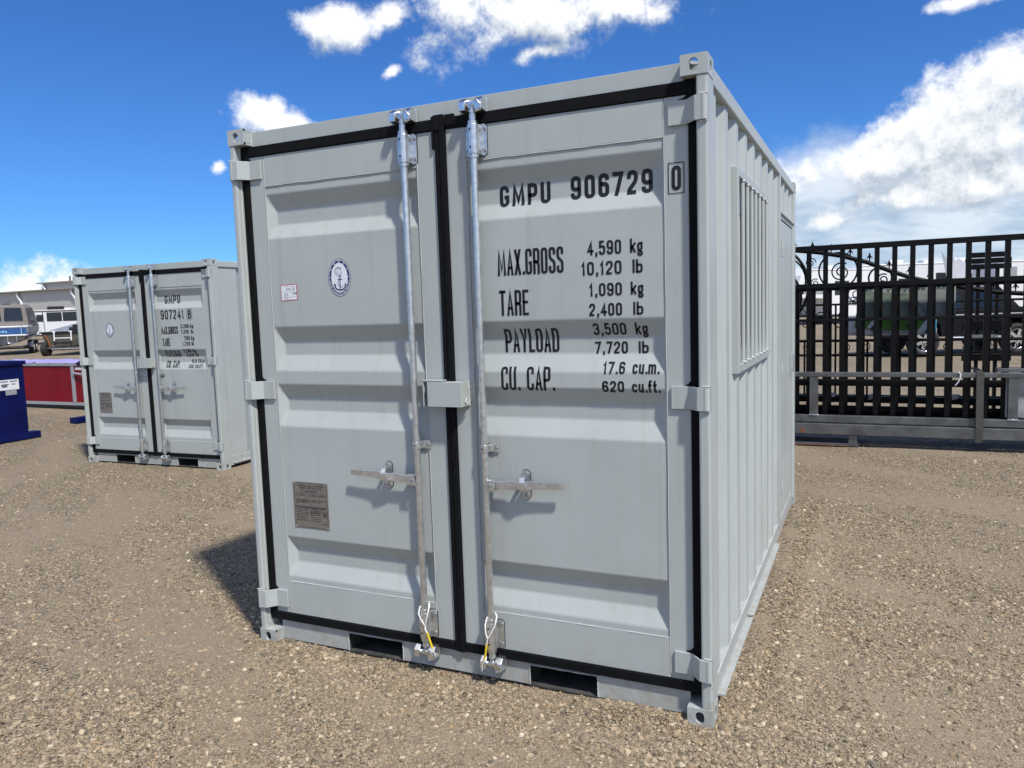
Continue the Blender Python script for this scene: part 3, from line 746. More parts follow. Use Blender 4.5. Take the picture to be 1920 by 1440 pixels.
    q_.prism(stadium(xr, zh+.003, .036, .120), 'y', YD-.007, YD-.003)
    q_.mat('rubber'); q_.prism(stadium(xr, zh+.003, .040, .124), 'y', YD-.0028, YD-.0012)
    q_.mat('galv')
    q_.box(xr-.016, xr+.014, yr-.004, YD-.007, zh-.020, zh-.011)
    q_.mat('galv_bright')
    q_.loft([[(xr-.011, y, z), (xr+.011, y, z), (xr+.011, y+.003, z), (xr-.011, y+.003, z)] for y, z in ((YD-.010, zh+.044), (yr-.012, zh+.038), (yr-.022, zh+.020), (yr-.020, zh+.004))])
    q_.loft([[(xr-.006-a, yr-.024, z), (xr+.010+a, yr-.024, z), (xr+.010+a, yr-.019, z), (xr-.006-a, yr-.019, z)] for a, z in ((.004, zh+.016), (.010, zh+.004), (.002, zh-.010))])
    q_.mat('bolt'); q_.cyl((xr, YD-.012, zh+.047), 'y', .0085, .009, 10); q_.cyl((xr, YD-.0105, zh-.041), 'y', .0085, .007, 10)
    q_.build('handle_retainer', rod, bevel=.0015)
    return rod
def ell(cx, cz, rx, rz, n=48): return [(cx+rx*math.cos(2*math.pi*k/n), cz+rz*math.sin(2*math.pi*k/n)) for k in range(n)]
def flat(mb, poly, y): mb.add([(a, y, b) for a, b in poly], [list(range(len(poly)))[::-1]])
def ring(mb, o_, i_, y):
    n = len(o_); mb.add([(a, y, b) for a, b in o_]+[(a, y, b) for a, b in i_], [(i, n+i, n+(i+1) % n, (i+1) % n) for i in range(n)])
def quads(mb, Q, y): 
    for q in Q: mb.add([(p.x, y, p.y) for p in q], [(0, 1, 2, 3)])
def pl(mb, pts, th, y, closed=False, r=.0): quads(mb, strip(rounded([(*p_, r) for p_ in pts], closed, 1.0), closed, th/2), y)
def arc_text(mb, s, cx, cz, rx, rz, a0, a1, h, th, y, inward=False):
    n = len(s)
    for i, ch in enumerate(s):
        if ch == ' ': continue
        a = a0+(a1-a0)*(i+.5)/n; px, pz = cx+rx*math.cos(a), cz+rz*math.sin(a)
        tx, tz = -math.sin(a)*rx, math.cos(a)*rz; l_ = math.hypot(tx, tz); tx, tz = tx/l_, tz/l_
        if a1 < a0: tx, tz = -tx, -tz
        ux, uz = -tz, tx
        w = abs(a1-a0)/n*l_*.62
        for q in text_quads(ch, -w/2, w/2, -h/2, h/2, th):
            mb.add([(px+p.x*tx+p.y*ux, y, pz+p.x*tz+p.y*uz) for p in q], [(0, 1, 2, 3)])
def make_emblem(door, cx, cz, y):
    e_ = MB(); rx, rz = .061, .083
    e_.mat('navy'); ring(e_, ell(cx, cz, rx, rz), ell(cx, cz, rx*.96, rz*.97), y-.0012)
    e_.mat('sticker_white'); flat(e_, ell(cx, cz, rx*.965, rz*.975), y-.0009)
    e_.mat('navy'); ring(e_, ell(cx, cz, rx*.91, rz*.925), ell(cx, cz, rx*.73, rz*.79), y-.0014)
    e_.mat('sticker_white')
    arc_text(e_, 'CHINA CLASSIFICATION SOCIETY', cx, cz, rx*.82, rz*.857, math.pi*1.06, math.pi*1.94, rz*.10, .0011, y-.0018)
    for k, a in enumerate((2.62, 2.10, math.pi/2, 1.04, .52)):            # five square characters
        px, pz = cx+rx*.82*math.cos(a), cz+rz*.857*math.sin(a); d = .0042
        pl(e_, [(px-d, pz-d), (px+d, pz-d), (px+d, pz+d), (px-d, pz+d)] if k != 4 else [(px-d, pz), (px+d, pz+d)], .0011, y-.0018, k in (1, 2))
        pl(e_, [(px, pz-d*1.3), (px, pz+d*1.3)], .0011, y-.0019)
        pl(e_, [(px-d, pz), (px+d, pz)], .0010, y-.0019)
    for sx in (-1, 1): flat(e_, ell(cx+sx*rx*.82, cz+.002, .0022, .0026, 8), y-.0018)
    # anchor
    e_.mat('navy'); ya = y-.0016
    pl(e_, [(cx+.002, cz-.052), (cx+.002, cz+.006)], .0042, ya); pl(e_, [(cx-.010, cz-.008), (cx+.014, cz-.008)], .0036, ya)
    ring(e_, ell(cx+.002, cz+.010, .0046, .0058, 14), ell(cx+.002, cz+.010, .0024, .0034, 14), ya)
    arc = [(cx+.002+.029*math.cos(math.pi+math.pi*k/12), cz-.034-.021*math.sin(math.pi*k/12)) for k in range(13)]
    pl(e_, arc, .0062, ya-.0001)
    flat(e_, [(cx+.002-.034, cz-.036), (cx+.002-.031, cz-.024), (cx+.002-.020, cz-.034)], ya-.0002); flat(e_, [(cx+.002+.034, cz-.036), (cx+.002+.022, cz-.034), (cx+.002+.032, cz-.024)], ya-.0002)
    # coiled line drawing wound round the shank
    e_.mat('navy_pale'); yb = y-.0013
    for r_, c0 in ((.019, (cx-.006, cz+.028)), (.015, (cx-.005, cz+.029)), (.010, (cx-.002, cz+.031))):
        pl(e_, [(c0[0]+r_*math.cos(.5+.42*k), c0[1]+r_*.95*math.sin(.5+.42*k)) for k in range(11)], .0022, yb)
    pl(e_, [(cx-.010, cz+.010), (cx+.000, cz+.000), (cx+.010, cz+.004), (cx+.012, cz+.020), (cx+.004, cz+.034), (cx+.012, cz+.042)], .0026, yb, r=.004)
    pl(e_, [(cx-.006, cz-.012), (cx-.012, cz-.026), (cx-.004, cz-.040), (cx+.010, cz-.044), (cx+.018, cz-.036)], .0034, yb, r=.006)
    pl(e_, [(cx+.000, cz-.014), (cx-.006, cz-.026), (cx+.000, cz-.036)], .0022, yb, r=.004)
    return e_.build('emblem', door, recalc=False)
def make_plate(door, x0, x1, z0, z1, y):
    p_ = MB().mat('plate'); p_.box(x0, x1, y-.0022, y+.001, z0, z1); w, h = x1-x0, z1-z0; Y = y-.0027
    X_ = lambda f: x0+w*f; Z_ = lambda f: z0+h*f
    p_.mat('plate_ink')
    def T(s, a, b, c, d, th): quads(p_, text_quads(s, X_(a), X_(b), Z_(c), Z_(d), th), Y)
    def boxl(a, b, c, d): pl(p_, [(X_(a), Z_(c)), (X_(b), Z_(c)), (X_(b), Z_(d)), (X_(a), Z_(d))], .0012, Y, True)
    def ln(a, b, z): pl(p_, [(X_(a), Z_(z)), (X_(b), Z_(z))], .0014, Y)
    boxl(.035, .965, .02, .98)
    T('APPROVED FOR TRANSPORT', .12, .90, .905, .945, .0016); T('UNDER CUSTOMS SEAL', .20, .84, .855, .895, .0016)
    boxl(.24, .80, .775, .83); boxl(.14, .38, .705, .75); boxl(.72, .96, .695, .74); ln(.05, .95, .62); ln(.05, .95, .60); ln(.05, .95, .475); ln(.05, .95, .43)
    pl(p_, [(X_(.5), Z_(.6)), (X_(.5), Z_(.475))], .0012, Y); boxl(.20, .44, .555, .59)
    random.seed(11)
    def words(a, b, z, hh):
        x = a
        while x < b:
            l_ = random.uniform(.05, .12); x2 = min(b, x+l_)
            p_.add([(X_(x), Y, Z_(z-hh)), (X_(x2), Y, Z_(z-hh)), (X_(x2), Y, Z_(z+hh)), (X_(x), Y, Z_(z+hh))], [(0, 1, 2, 3)]); x = x2+.018
    words(.36, .70, .803, .010); words(.07, .12, .727, .006); words(.20, .34, .727, .007); words(.44, .68, .735, .006); words(.45, .66, .705, .006); words(.76, .92, .718, .006)
    words(.07, .18, .575, .006); words(.07, .17, .545, .006); words(.24, .40, .573, .006); words(.54, .76, .575, .006); words(.08, .92, .452, .011)
    for z in (.385, .34, .30, .255, .215, .17): words(.07, .42, z, .007); words(.48, .76, z, .006)
    boxl(.47, .80, .36, .41); boxl(.47, .80, .31, .35)
    for z in (.37, .345, .32, .295, .27, .12): words(.84, .95, z, .007)
    p_.mat('galv')
    for a in (.045, .955):
        for b in (.03, .97): p_.cyl((X_(a), y-.003, Z_(b)), 'y', .005, .003, 8)
    random.seed(5)
    return p_.build('data_plate', door, recalc=False)
def make_sticker(door, x0, x1, z0, z1, y):
    s_ = MB().mat('red_ink'); w, h = x1-x0, z1-z0
    def q(a, b, c, d, yy): s_.add([(x0+w*a, yy, z0+h*c+.003*a), (x0+w*b, yy, z0+h*c+.003*b), (x0+w*b, yy, z0+h*d+.003*b), (x0+w*a, yy, z0+h*d+.003*a)], [(0, 1, 2, 3)])
    q(0, 1, 0, 1, y-.0008); s_.mat('sticker_white'); q(.035, .965, .045, .955, y-.0012); s_.mat('ink')
    quads(s_, text_quads('475', x0+w*.34, x0+w*.60, z0+h*.64, z0+h*.80, .0017), y-.0016); quads(s_, text_quads('31', x0+w*.70, x0+w*.87, z0+h*.64, z0+h*.82, .0017), y-.0016)
    quads(s_, text_quads('150M', x0+w*.72, x0+w*.97, z0+h*.40, z0+h*.52, .0017), y-.0016)
    for a in (.22, .28, .34, .40): pl(s_, [(x0+w*a, z0+h*.30), (x0+w*(a+.01), z0+h*.50)], .0014, y-.0016)
    pl(s_, [(x0+w*.22, z0+h*.30), (x0+w*.30, z0+h*.15), (x0+w*.42, z0+h*.15), (x0+w*.46, z0+h*.38)], .0014, y-.0016, r=.008)
    s_.mat('grey_graphic')
    for (a, b, z) in ((.05, .95, .56), (.05, .95, .25), (.1, .6, .12)): pl(s_, [(x0+w*a, z0+h*z), (x0+w*b, z0+h*z)], .0009, y-.0015)
    pl(s_, [(x0+w*.68, z0+h*.06), (x0+w*.68, z0+h*.56)], .0009, y-.0015); pl(s_, [(x0+w*.30, z0+h*.90), (x0+w*.5, z0+h*.905)], .002, y-.0015); pl(s_, [(x0+w*.62, z0+h*.90), (x0+w*.93, z0+h*.91)], .002, y-.0015)
    return s_.build('paper_tag', door, recalc=False)
def make_container(cfg):
    W, H, L = cfg['W'], cfg['H'], cfg['L']
    root = empty('shipping_container', cfg['loc'], cfg['rz']); tag(root, cfg['label'], 'container', 'pale grey shipping containers')
    for z in (0, H-CH):
        for x, sx in ((0, 1), (W, -1)):
            for y, sy in ((0, 1), (L, -1)): casting(root, x, y, z, sx, sy)
    for x0, x1 in ((.002, .034), (W-.042, W-.0015)):
        for y0, y1 in ((.003, .125), (L-.125, L-.003)):
            p_ = MB().mat('paint'); p_.box(x0, x1, y0, y1, CH-.004, H-CH+.004)
            p_.build('corner_post', root, bevel=.009, seg=3)
    # inner return of the left post (the strip seen beside the seal)
    p_ = MB().mat('paint'); p_.box(.034, .0375, .03, .1, CH, H-CH); p_.mat('weld'); bead(p_, (.036, .029, CH+.02), (.036, .029, H-CH-.02), r=.004, n=40); p_.build('post_flange', root)
    h_ = MB().mat('paint'); h_.box(CW-.002, W-CW+.002, YD+.002, .12, H-.075, H-.010); h_.mat('weld')
    for x in (CW, W-CW): bead(h_, (x, YD+.001, H-.07), (x, YD+.001, H-.012), r=.004, n=8)
    h_.build('door_header', root, bevel=.004)
    # sill with the two fork pockets
    s_ = MB().mat('paint_low'); (a0, a1), (b0, b1) = cfg['forks']; ys0, ys1 = YD+.006, YD+.014
    for x0, x1 in ((CW-.002, a0), (a1, b0), (b1, W-CW+.002)): s_.box(x0, x1, ys0, ys1, .012, .107)
    for x0, x1 in ((a0, a1), (b0, b1)): s_.box(x0+.0003, x1-.0003, ys0+.0006, ys1-.0004, .0985, .107)
    s_.mat('weld')
    for x0, x1 in ((a0, a1), (b0, b1)):
        bead(s_, (x0, ys0-.001, .012), (x0, ys0-.001, .100), r=.003, n=10); bead(s_, (x1, ys0-.001, .012), (x1, ys0-.001, .100), r=.003, n=10); bead(s_, (x0, ys0-.001, .099), (x1, ys0-.001, .099), r=.0028, n=16)
    s_.build('door_sill', root)
    for x0, x1 in ((a0, a1), (b0, b1)):
        t_ = MB().mat('dark_steel'); t_.box(x0-.004, x0-.0005, ys0+.0085, L-.13, .010, .104); t_.box(x1+.0005, x1+.004, ys0+.0085, L-.13, .010, .104)
        t_.box(x0-.004, x1+.004, ys0+.0085, L-.13, .1005, .104); t_.box(x0-.0002, x1+.0002, ys0+.001, L-.13, .006, .013); t_.box(x0, x1, L-.14, L-.13, .008, .1)
        t_.build('fork_pocket', root)
    # floor, roof, rails
    MB().mat('dark_steel').box(.04, W-.05, .10, L-.1, .108, .135).build('floor_plate', root)
    MB().mat('paint').box(.03, W-.03, .10, L-.06, H-.050, H-.040).build('roof_sheet', root)
    for x0, x1, fl in ((.004, .05, -1), (W-.05, W-.004, 1)):
        MB().mat('paint').box(x0, x1, .11, L-.11, H-.080, H-.018).build('top_rail', root, bevel=.005)
        r_ = MB().mat('paint_low'); r_.box(x0+(.008 if fl < 0 else 0), x1-(.008 if fl > 0 else 0), .11, L-.11, .030, .128)
        r_.build('bottom_rail', root, bevel=.003)
        f_ = MB().mat('paint_low'); xf = (x1-.008, x1+.022) if fl > 0 else (x0-.022, x0+.008)
        for ya, yb in ((.16, .965), (.995, min(2.2, L-.2))): f_.box(xf[0], xf[1], ya, yb, .052, .060)
        f_.build('rail_flange', root)
    MB().mat('paint').box(.05, W-.05, L-.055, L-.012, .03, H-.03).build('end_wall', root)
    zw0, zw1 = .126, H-.078
    corr_wall(root, .018, 1, .12, L-.12, zw0, zw1)
    if cfg.get('side_door'):
        corr_wall(root, W-.018, -1, .12, 2.405, zw0, zw1, hole=cfg['window'])
        corr_wall(root, W-.018, -1, 2.46, L-.12, H-.30, zw1, name='side_wall', start=.02)
        w_ = MB().mat('weld'); bead(w_, (W-.018, .125, zw0), (W-.018, 2.4, zw0), r=.004, n=60); w_.build('weld_bead', root)
        f_ = MB().mat('paint')
        f_.box(W-.06, W-.003, 2.405, 2.458, .10, zw1+.002); f_.box(W-.06, W-.006, L-.17, L-.124, .10, H-.30); f_.box(W-.055, W-.010, 2.458, L-.124, H-.34, H-.298)
        f_.build('side_door_frame', root, bevel=.003)
        dr = MB().mat('paint').box(W-.05, W-.016, 2.463, L-.174, .118, H-.345).build('side_door', root, bevel=.002)
        for z in (.335, 1.116, 1.905):
            q_ = MB().mat('paint'); q_.box(W-.017, W+.004, 2.478, 2.520, z-.05, z); q_.cyl((W-.004, 2.50, z+.03), 'z', .011, .055, 12); q_.build('side_door_hinge', dr, bevel=.002)
        MB().mat('galv').box(W-.016, W+.012, 3.21, 3.25, 1.05, 1.19).build('side_door_latch', dr, bevel=.004)
        MB().mat('paint').box(W-.012, W+.002, 2.462, L-.126, H-.312, H-.304).build('drip_strip', dr)
    else:
        corr_wall(root, W-.018, -1, .30, L-.12, zw0, zw1, hole=cfg['window'], start=.02)
        MB().mat('paint').box(W-.03, W-.016, .12, .302, zw0, zw1).build('side_plate', root)
    # window
    y0, y1, z0, z1 = cfg['window']; k = .038
    w_ = MB().mat('paint'); xo, xi = W-.003, W-.07
    w_.box(xi-.03, xo, y0-.012, y0+k-.012, z0-.012, z1+.012); w_.box(xi, xo, y1-k+.012, y1+.012, z0-.012, z1+.012)
    w_.box(xi, xo-.0005, y0+k-.012, y1-k+.012, z1-k+.012, z1+.012); w_.box(xi, xo-.0005, y0+k-.012, y1-k+.012, z0-.012, z0+k-.012)
    win = w_.build('window', root, bevel=.003)
    ya, yb, za, zb = y0+k-.012, y1-k+.012, z0+k-.012, z1-k+.012; xp = W-.068
    s_ = MB().mat('pvc')
    s_.box(xp-.03, xp, ya, yb, za, za+.06); s_.box(xp-.03, xp, ya, yb, zb-.11, zb)
    for yc in (ya+.03, (ya+yb)/2, yb-.03): s_.box(xp-.03, xp+.002, yc-.022, yc+.022, za+.06, zb-.11)
    s_.build('sash', win, bevel=.004)
    for a, b in ((ya+.06, (ya+yb)/2-.02), ((ya+yb)/2+.02, yb-.05)):
        MB().mat('glass_dark').box(xp-.02, xp-.015, a, b, za+.06, zb-.11).build('pane', win)
    if cfg.get('bars'):
        for yc in cfg['bars']:
            b_ = MB().mat('paint'); b_.tube([(W-.010, yc, za-.004), (W-.010, yc, zb+.004)], .0105, 12); b_.mat('weld')
            for z in (za+.004, zb-.004): b_.sphere((W-.008, yc, z), .013, (1, 1.1, .7), 8, 5)
            b_.build('window_bar', win)
    # doors and their fittings
    dl, prof, zbk = make_door(root, cfg, 'L'); dr_, prof, zbk = make_door(root, cfg, 'R')
    flatf = lambda z: YD
    for (s, x0, x1, z0, z1, th) in cfg['text']:
        m_ = MB().mat('ink')
        if s.startswith('#'):
            drape(m_, text_quads(s[1:], x0+.013, x1-.012, z0+.012, z1-.012, th), flatf, (), eps=.0042)
            fr = [(Vector((x0, z0)), Vector((x1, z0)), Vector((x1, z0+.003)), Vector((x0, z0+.003))), (Vector((x0, z1-.003)), Vector((x1, z1-.003)), Vector((x1, z1)), Vector((x0, z1))),
                  (Vector((x0, z0+.003)), Vector((x0+.003, z0+.003)), Vector((x0+.003, z1-.003)), Vector((x0, z1-.003))), (Vector((x1-.003, z0+.003)), Vector((x1, z0+.003)), Vector((x1, z1-.003)), Vector((x1-.003, z1-.003)))]
            drape(m_, fr, flatf, (), eps=.0042)
        else: drape(m_, text_quads(s, x0, x1, z0, z1, th, .32 if th > .012 else .17 if s in ('MAX.GROSS', 'TARE', 'PAYLOAD', 'CU. CAP.') else .24), prof, [z for z in zbk if z0-.03 < z < z1+.02], eps=.0014)
        m_.build('lettering', dr_, recalc=False)
    make_emblem(dl, *cfg['emblem'], YD); make_plate(dl, *cfg['plate'], YD)
    if cfg.get('sticker'): make_sticker(dl, *cfg['sticker'], YD)
    for x, s in ((W/2-.154, -1), (W/2+.171, 1)): make_rod(root, cfg, x, s)
    # lock box over the meeting stiles
    cx = W/2; zc = cfg['lock_z']; b_ = MB().mat('paint'); yf = -.020
    b_.box(cx-.070, cx+.090, yf, yf+.005, zc-.051, zc+.051); b_.box(cx+.0845, cx+.090, yf+.005, YD-.003, zc-.0505, zc+.051); b_.box(cx-.066, cx+.0845, yf+.005, YD-.012, zc+.046, zc+.0505)
    b_.box(cx-.076, cx-.0715, yf+.012, YD-.012, zc-.051, zc+.058); b_.box(cx-.100, cx-.006, yf+.012, YD-.016, zc+.0535, zc+.058)
    b_.box(cx-.100, cx-.096, yf+.014, YD-.003, zc-.053, zc+.0535)
    b_.mat('weld'); bead(b_, (cx+.093, YD-.006, zc-.05), (cx+.093, YD-.006, zc+.05), r=.005, n=9)
    b_.tube([(cx+.095, .02, zc-.015), (cx+.094, .01, zc-.033), (cx+.100, .014, zc-.040), (cx+.108, .02, zc-.030)], .004, 7)
    b_.build('lock_box', root, bevel=.0025)
    return root
T1 = [('GMPU', 1.337, 1.556, 1.989, 2.072, .0145), ('906729', 1.640, 1.961, 1.992, 2.080, .0150), ('#0', 2.025, 2.084, 1.976, 2.086, .0125),
      ('MAX.GROSS', 1.331, 1.614, 1.716, 1.817, .0103), ('TARE', 1.333, 1.462, 1.556, 1.657, .0103), ('PAYLOAD', 1.340, 1.576, 1.407, 1.502, .0103), ('CU. CAP.', 1.330, 1.562, 1.254, 1.350, .0103),
      ('4,590', 1.711, 1.845, 1.775, 1.828, .0082), ('kg', 1.879, 1.928, 1.776, 1.828, .0080), ('10,120', 1.686, 1.845, 1.700, 1.751, .0082), ('lb', 1.886, 1.926, 1.701, 1.751, .0080),
      ('1,090', 1.716, 1.845, 1.620, 1.669, .0080), ('kg', 1.879, 1.928, 1.621, 1.670, .0078), ('2,400', 1.714, 1.844, 1.545, 1.593, .0080), ('lb', 1.886, 1.926, 1.546, 1.594, .0078),
      ('3,500', 1.721, 1.853, 1.471, 1.517, .0078), ('kg', 1.888, 1.937, 1.471, 1.517, .0076), ('7,720', 1.724, 1.855, 1.399, 1.446, .0078), ('lb', 1.896, 1.936, 1.400, 1.446, .0076),
      ('17.6', 1.763, 1.850, 1.323, 1.369, .0078), ('cu.m.', 1.879, 1.981, 1.324, 1.374, .0076), ('620', 1.759, 1.846, 1.252, 1.296, .0078), ('cu.ft.', 1.877, 1.984, 1.252, 1.300, .0076)]
T2 = [('GMPU', 1.247, 1.463, 1.748, 1.838, .0145), ('907241', 1.207, 1.527, 1.584, 1.683, .0150), ('#8', 1.572, 1.640, 1.578, 1.690, .0125),
      ('MAX.GROSS', 1.198, 1.434, 1.430, 1.509, .0103), ('TARE', 1.203, 1.310, 1.302, 1.385, .0103), ('PAYLOAD', 1.217, 1.429, 1.187, 1.257, .0103), ('CU. CAP.', 1.221, 1.407, 1.071, 1.146, .0103),
      ('3,280', 1.472, 1.585, 1.487, 1.529, .0080), ('kg', 1.601, 1.645, 1.490, 1.530, .0078), ('7,230', 1.473, 1.576, 1.431, 1.470, .0080), ('lb', 1.606, 1.640, 1.431, 1.472, .0078),
      ('780', 1.509, 1.588, 1.361, 1.405, .0080), ('kg', 1.606, 1.648, 1.363, 1.407, .0078), ('1,720', 1.482, 1.583, 1.304, 1.345, .0080), ('lb', 1.604, 1.638, 1.306, 1.347, .0078),
      ('2,500', 1.481, 1.588, 1.230, 1.271, .0080), ('kg', 1.606, 1.650, 1.233, 1.273, .0078), ('5,510', 1.500, 1.604, 1.186, 1.222, .0080), ('lb', 1.625, 1.665, 1.188, 1.224, .0078),
      ('9.5', 1.567, 1.629, 1.120, 1.161, .0080), ('CU.M', 1.650, 1.735, 1.120, 1.161, .0078), ('335', 1.534, 1.598, 1.066, 1.104, .0080), ('CU.FT', 1.624, 1.721, 1.066, 1.104, .0078)]
box1 = make_container(dict(W=2.177, H=2.438, L=3.494, loc=(0, 0, 0), rz=0, label='large pale grey shipping container in front, marked GMPU 906729, with a barred side window',
    groups=[(2.140, 2.075, 2.002, 1.940), (1.534, 1.468, 1.400, 1.329), (1.266, 1.204, 1.139, 1.067), (.532, .478, .404, .337)], zb=.309,
    hinge_z=(2.255, 1.238, .222), forks=((.485, .787), (1.412, 1.711)), window=(.70, 1.82, 1.277, 2.145), bars=(.861, 1.005, 1.150, 1.292, 1.437, 1.587, 1.735),
    side_door=True, text=T1, emblem=(.551, 1.746), plate=(.215, .417, .583, .804), sticker=(.214, .309, 1.652, 1.726), clip_z=1.015, handle_z=.867, lock_z=1.239))
box2 = make_container(dict(W=1.965, H=2.184, L=2.2, loc=(-5.3453, 3.0563, 0), rz=.0389, label='smaller pale grey shipping container on the left, marked GMPU 907241 8',
    groups=[(1.898, 1.832, 1.765, 1.698), (1.265, 1.196, 1.130, 1.056), (.519, .462, .400, .322)], zb=.286,
    hinge_z=(2.042, 1.146, .251), forks=((.375, .665), (1.285, 1.575)), window=(.50, 1.50, 1.16, 1.98),
    text=T2, emblem=(.444, 1.487), plate=(.198, .385, .567, .796), clip_z=1.005, handle_z=.850, lock_z=1.125))

# rope seals tied round the lower rod brackets of the large container
def rope(label, strands, sleeve, tail):
    r_ = MB().mat('rope_white')
    for s_ in strands: r_.tube(s_, .0036, 8)
    r_.tube([sleeve[0], sleeve[0]], .004, 8, cap=False) if False else None
    r_.tube(tail, .0022, 6)
    o = r_.build('rope_seal'); tag(o, label, 'rope', 'rope seals on the locking rods')
    MB().mat('yellow').tube(sleeve, .0046, 8).build('sleeve', o)
    return o
rope('white rope loop with yellow sleeve hanging on the left locking rod of the large container',
     [[(.950, -.010, .222), (.934, -.012, .245), (.920, -.012, .275), (.918, .006, .300), (.93, .018, .306)], [(.950, -.010, .222), (.958, -.014, .250), (.968, -.013, .285), (.972, -.006, .312), (.958, .018, .318)],
      [(.950, -.010, .222), (.952, -.014, .210), (.960, -.013, .195)]],
     [(.960, -.013, .197), (.970, -.014, .170), (.985, -.014, .129)], [(.985, -.014, .130), (.990, -.012, .112), (.998, -.010, .094), (1.004, -.008, .108)])
rope('white rope loop with yellow sleeve hanging on the right locking rod of the large container',
     [[(1.254, -.012, .210), (1.246, -.014, .240), (1.244, -.010, .272), (1.246, .008, .300)], [(1.254, -.012, .210), (1.272, -.014, .240), (1.292, -.013, .280), (1.298, -.006, .314), (1.280, .016, .318)],
      [(1.254, -.012, .210), (1.251, -.013, .198), (1.248, -.012, .188)]],
     [(1.248, -.012, .189), (1.243, -.013, .150), (1.235, -.014, .117)], [(1.235, -.014, .118), (1.228, -.014, .100), (1.222, -.014, .068)])

# ------------------------------------------------------------------ black gates and steel on the right
GY = 6.2
gate = empty('sliding_gate', (1.9, GY, .3)); tag(gate, 'tall black steel sliding gate with square bars standing behind the large container', 'gate')
def gbox(name, x0, x1, y0, y1, z0, z1, root, mat, bevel=.003):
    o = root.location; return MB().mat(mat).box(x0-o.x, x1-o.x, y0-o.y, y1-o.y, z0-o.z, z1-o.z).build(name, root, bevel=bevel)
XR = 6.4
gbox('top_rail', .9, XR, GY-.03, GY+.03, 2.079, 2.136, gate, 'black_metal'); gbox('middle_rail', .9, XR, GY-.03, GY+.03, 1.682, 1.733, gate, 'black_metal')
gbox('thin_rail', .9, XR, GY-.026, GY+.02, 1.326, 1.356, gate, 'black_metal'); gbox('bottom_rail', .9, XR, GY-.03, GY+.03, .655, .706, gate, 'black_metal')
ref = None
for k in range(-7, 26):
    x = 2.092+.1652*k
    if ref is None:
        ref = MB().mat('black_metal').box(-.0245, .0245, -.0245, .0245, .33-.3, 2.080-.3).build('bar', gate, bevel=.002); ref.location = (x-1.9, 0, 0)
    else: copy_child(ref, gate, (x-1.9, 0, 0))
gate2 = empty('sliding_gate', (1.9, GY+.16, .3)); tag(gate2, 'second black steel sliding gate leaning close behind the tall barred one', 'gate')
ref = None
for z0, z1 in ((1.655, 1.705), (.62, .67), (.345, .40)): gbox('rail', .9, XR, GY+.13, GY+.19, z0, z1, gate2, 'black_metal')
for k in range(-7, 26):
    x = 2.092+.1652*k+.036
    if ref is None:
        ref = MB().mat('black_metal').box(-.023, .023, -.023, .023, .05, 1.36).build('bar', gate2, bevel=.002); ref.location = (x-1.9, 0, 0)
    else: copy_child(ref, gate2, (x-1.9, 0, 0))
# ornamental driveway gate with a falling arched rail
og = empty('ornamental_gate', (1.9, 6.75, .3)); tag(og, 'ornamental black wrought iron gate with scrolls and spear points behind the sliding gates', 'gate')
OY = 6.75
def otube(name, pts, r, root=og, y=OY, mat='black_metal', seg=8):
    o = root.location; return MB().mat(mat).tube([(x-o.x, y-o.y, z-o.z) for x, z in pts], r, seg).build(name, root)
def spiral(cx, cz, r0, r1, a0, a1, n=26): return [(cx+(r0+(r1-r0)*k/n)*math.cos(a0+(a1-a0)*k/n), cz+(r0+(r1-r0)*k/n)*math.sin(a0+(a1-a0)*k/n)) for k in range(n+1)]
arch = [(1.1, 2.18), (1.5, 2.165), (1.9, 2.13), (2.15, 2.095), (2.4, 2.04), (2.65, 1.96), (2.9, 1.845), (3.1, 1.765), (3.4, 1.68), (3.9, 1.58), (4.4, 1.53), (5.2, 1.52)]
otube('arched_rail', arch, .024)
def arch_z(x):
    for (a, p_), (b, q_) in zip(arch, arch[1:]):
        if a <= x <= b: return p_+(q_-p_)*(x-a)/(b-a)
    return 1.5
sp = None
for k in range(18):
    x = 1.50+.197*k; z = arch_z(x)
    if sp is None:
        m_ = MB().mat('black_metal'); m_.tube([(0, 0, 0), (0, 0, .02), (0, 0, .042), (0, 0, .058), (0, 0, .100)], .01, 8, rs=[.006, .006, .011, .015, .001])
        for s_ in (-1, 1): m_.tube([(0, 0, .04), (s_*.016, 0, .052), (s_*.026, 0, .038), (s_*.022, 0, .028)], .005, 6, rs=[.006, .007, .006, .003])
        sp = m_.build('spear_point', og); sp.location = (x-1.9, 0, z+.02-.3)
    else: copy_child(sp, og, (x-1.9, 0, z+.02-.3))
for z, r in ((1.09, .016), (.925, .014), (1.50, .012)): otube('cross_rail', [(.9, z), (5.3, z)], r)
otube('foot_rail', [(.9, .45), (5.3, .45)], .03)
for k in range(12): otube('upright', [(1.02+.33*k, .45), (1.02+.33*k, min(1.09, 2))], .011)
for k in range(6): otube('upright', [(1.02+.66*k, 1.09), (1.02+.66*k, arch_z(1.02+.66*k) if k < 2 else 1.50)], .011)
for cx, cz, r in ((2.36, 1.88, .20), (2.79, 1.78, .115), (1.72, 1.78, .30)):
    otube('scroll', spiral(cx, cz, r, r, 0, 2*math.pi, 30), .010); otube('scroll', spiral(cx+.03, cz-.02, r*.55, r*.12, 1.0, 1.0+3.4*math.pi, 36), .008)
otube('scroll', spiral(1.55, 1.72, .50, .50, -1.2, 1.3, 20), .016); otube('scroll', spiral(1.62, 1.60, .36, .34, -1.3, 1.2, 20), .016)
for cx, cz, r, a in ((2.07, 1.98, .06, 0), (2.12, 1.75, .05, 1), (1.98, 1.42, .06, 2), (2.03, 1.28, .05, 0), (2.55, 1.60, .09, 2), (2.18, 1.35, .07, 1), (2.45, 1.36, .16, 3)):
    otube('scroll', spiral(cx, cz, r, r*.2, a, a+3.1*math.pi, 26), .006)
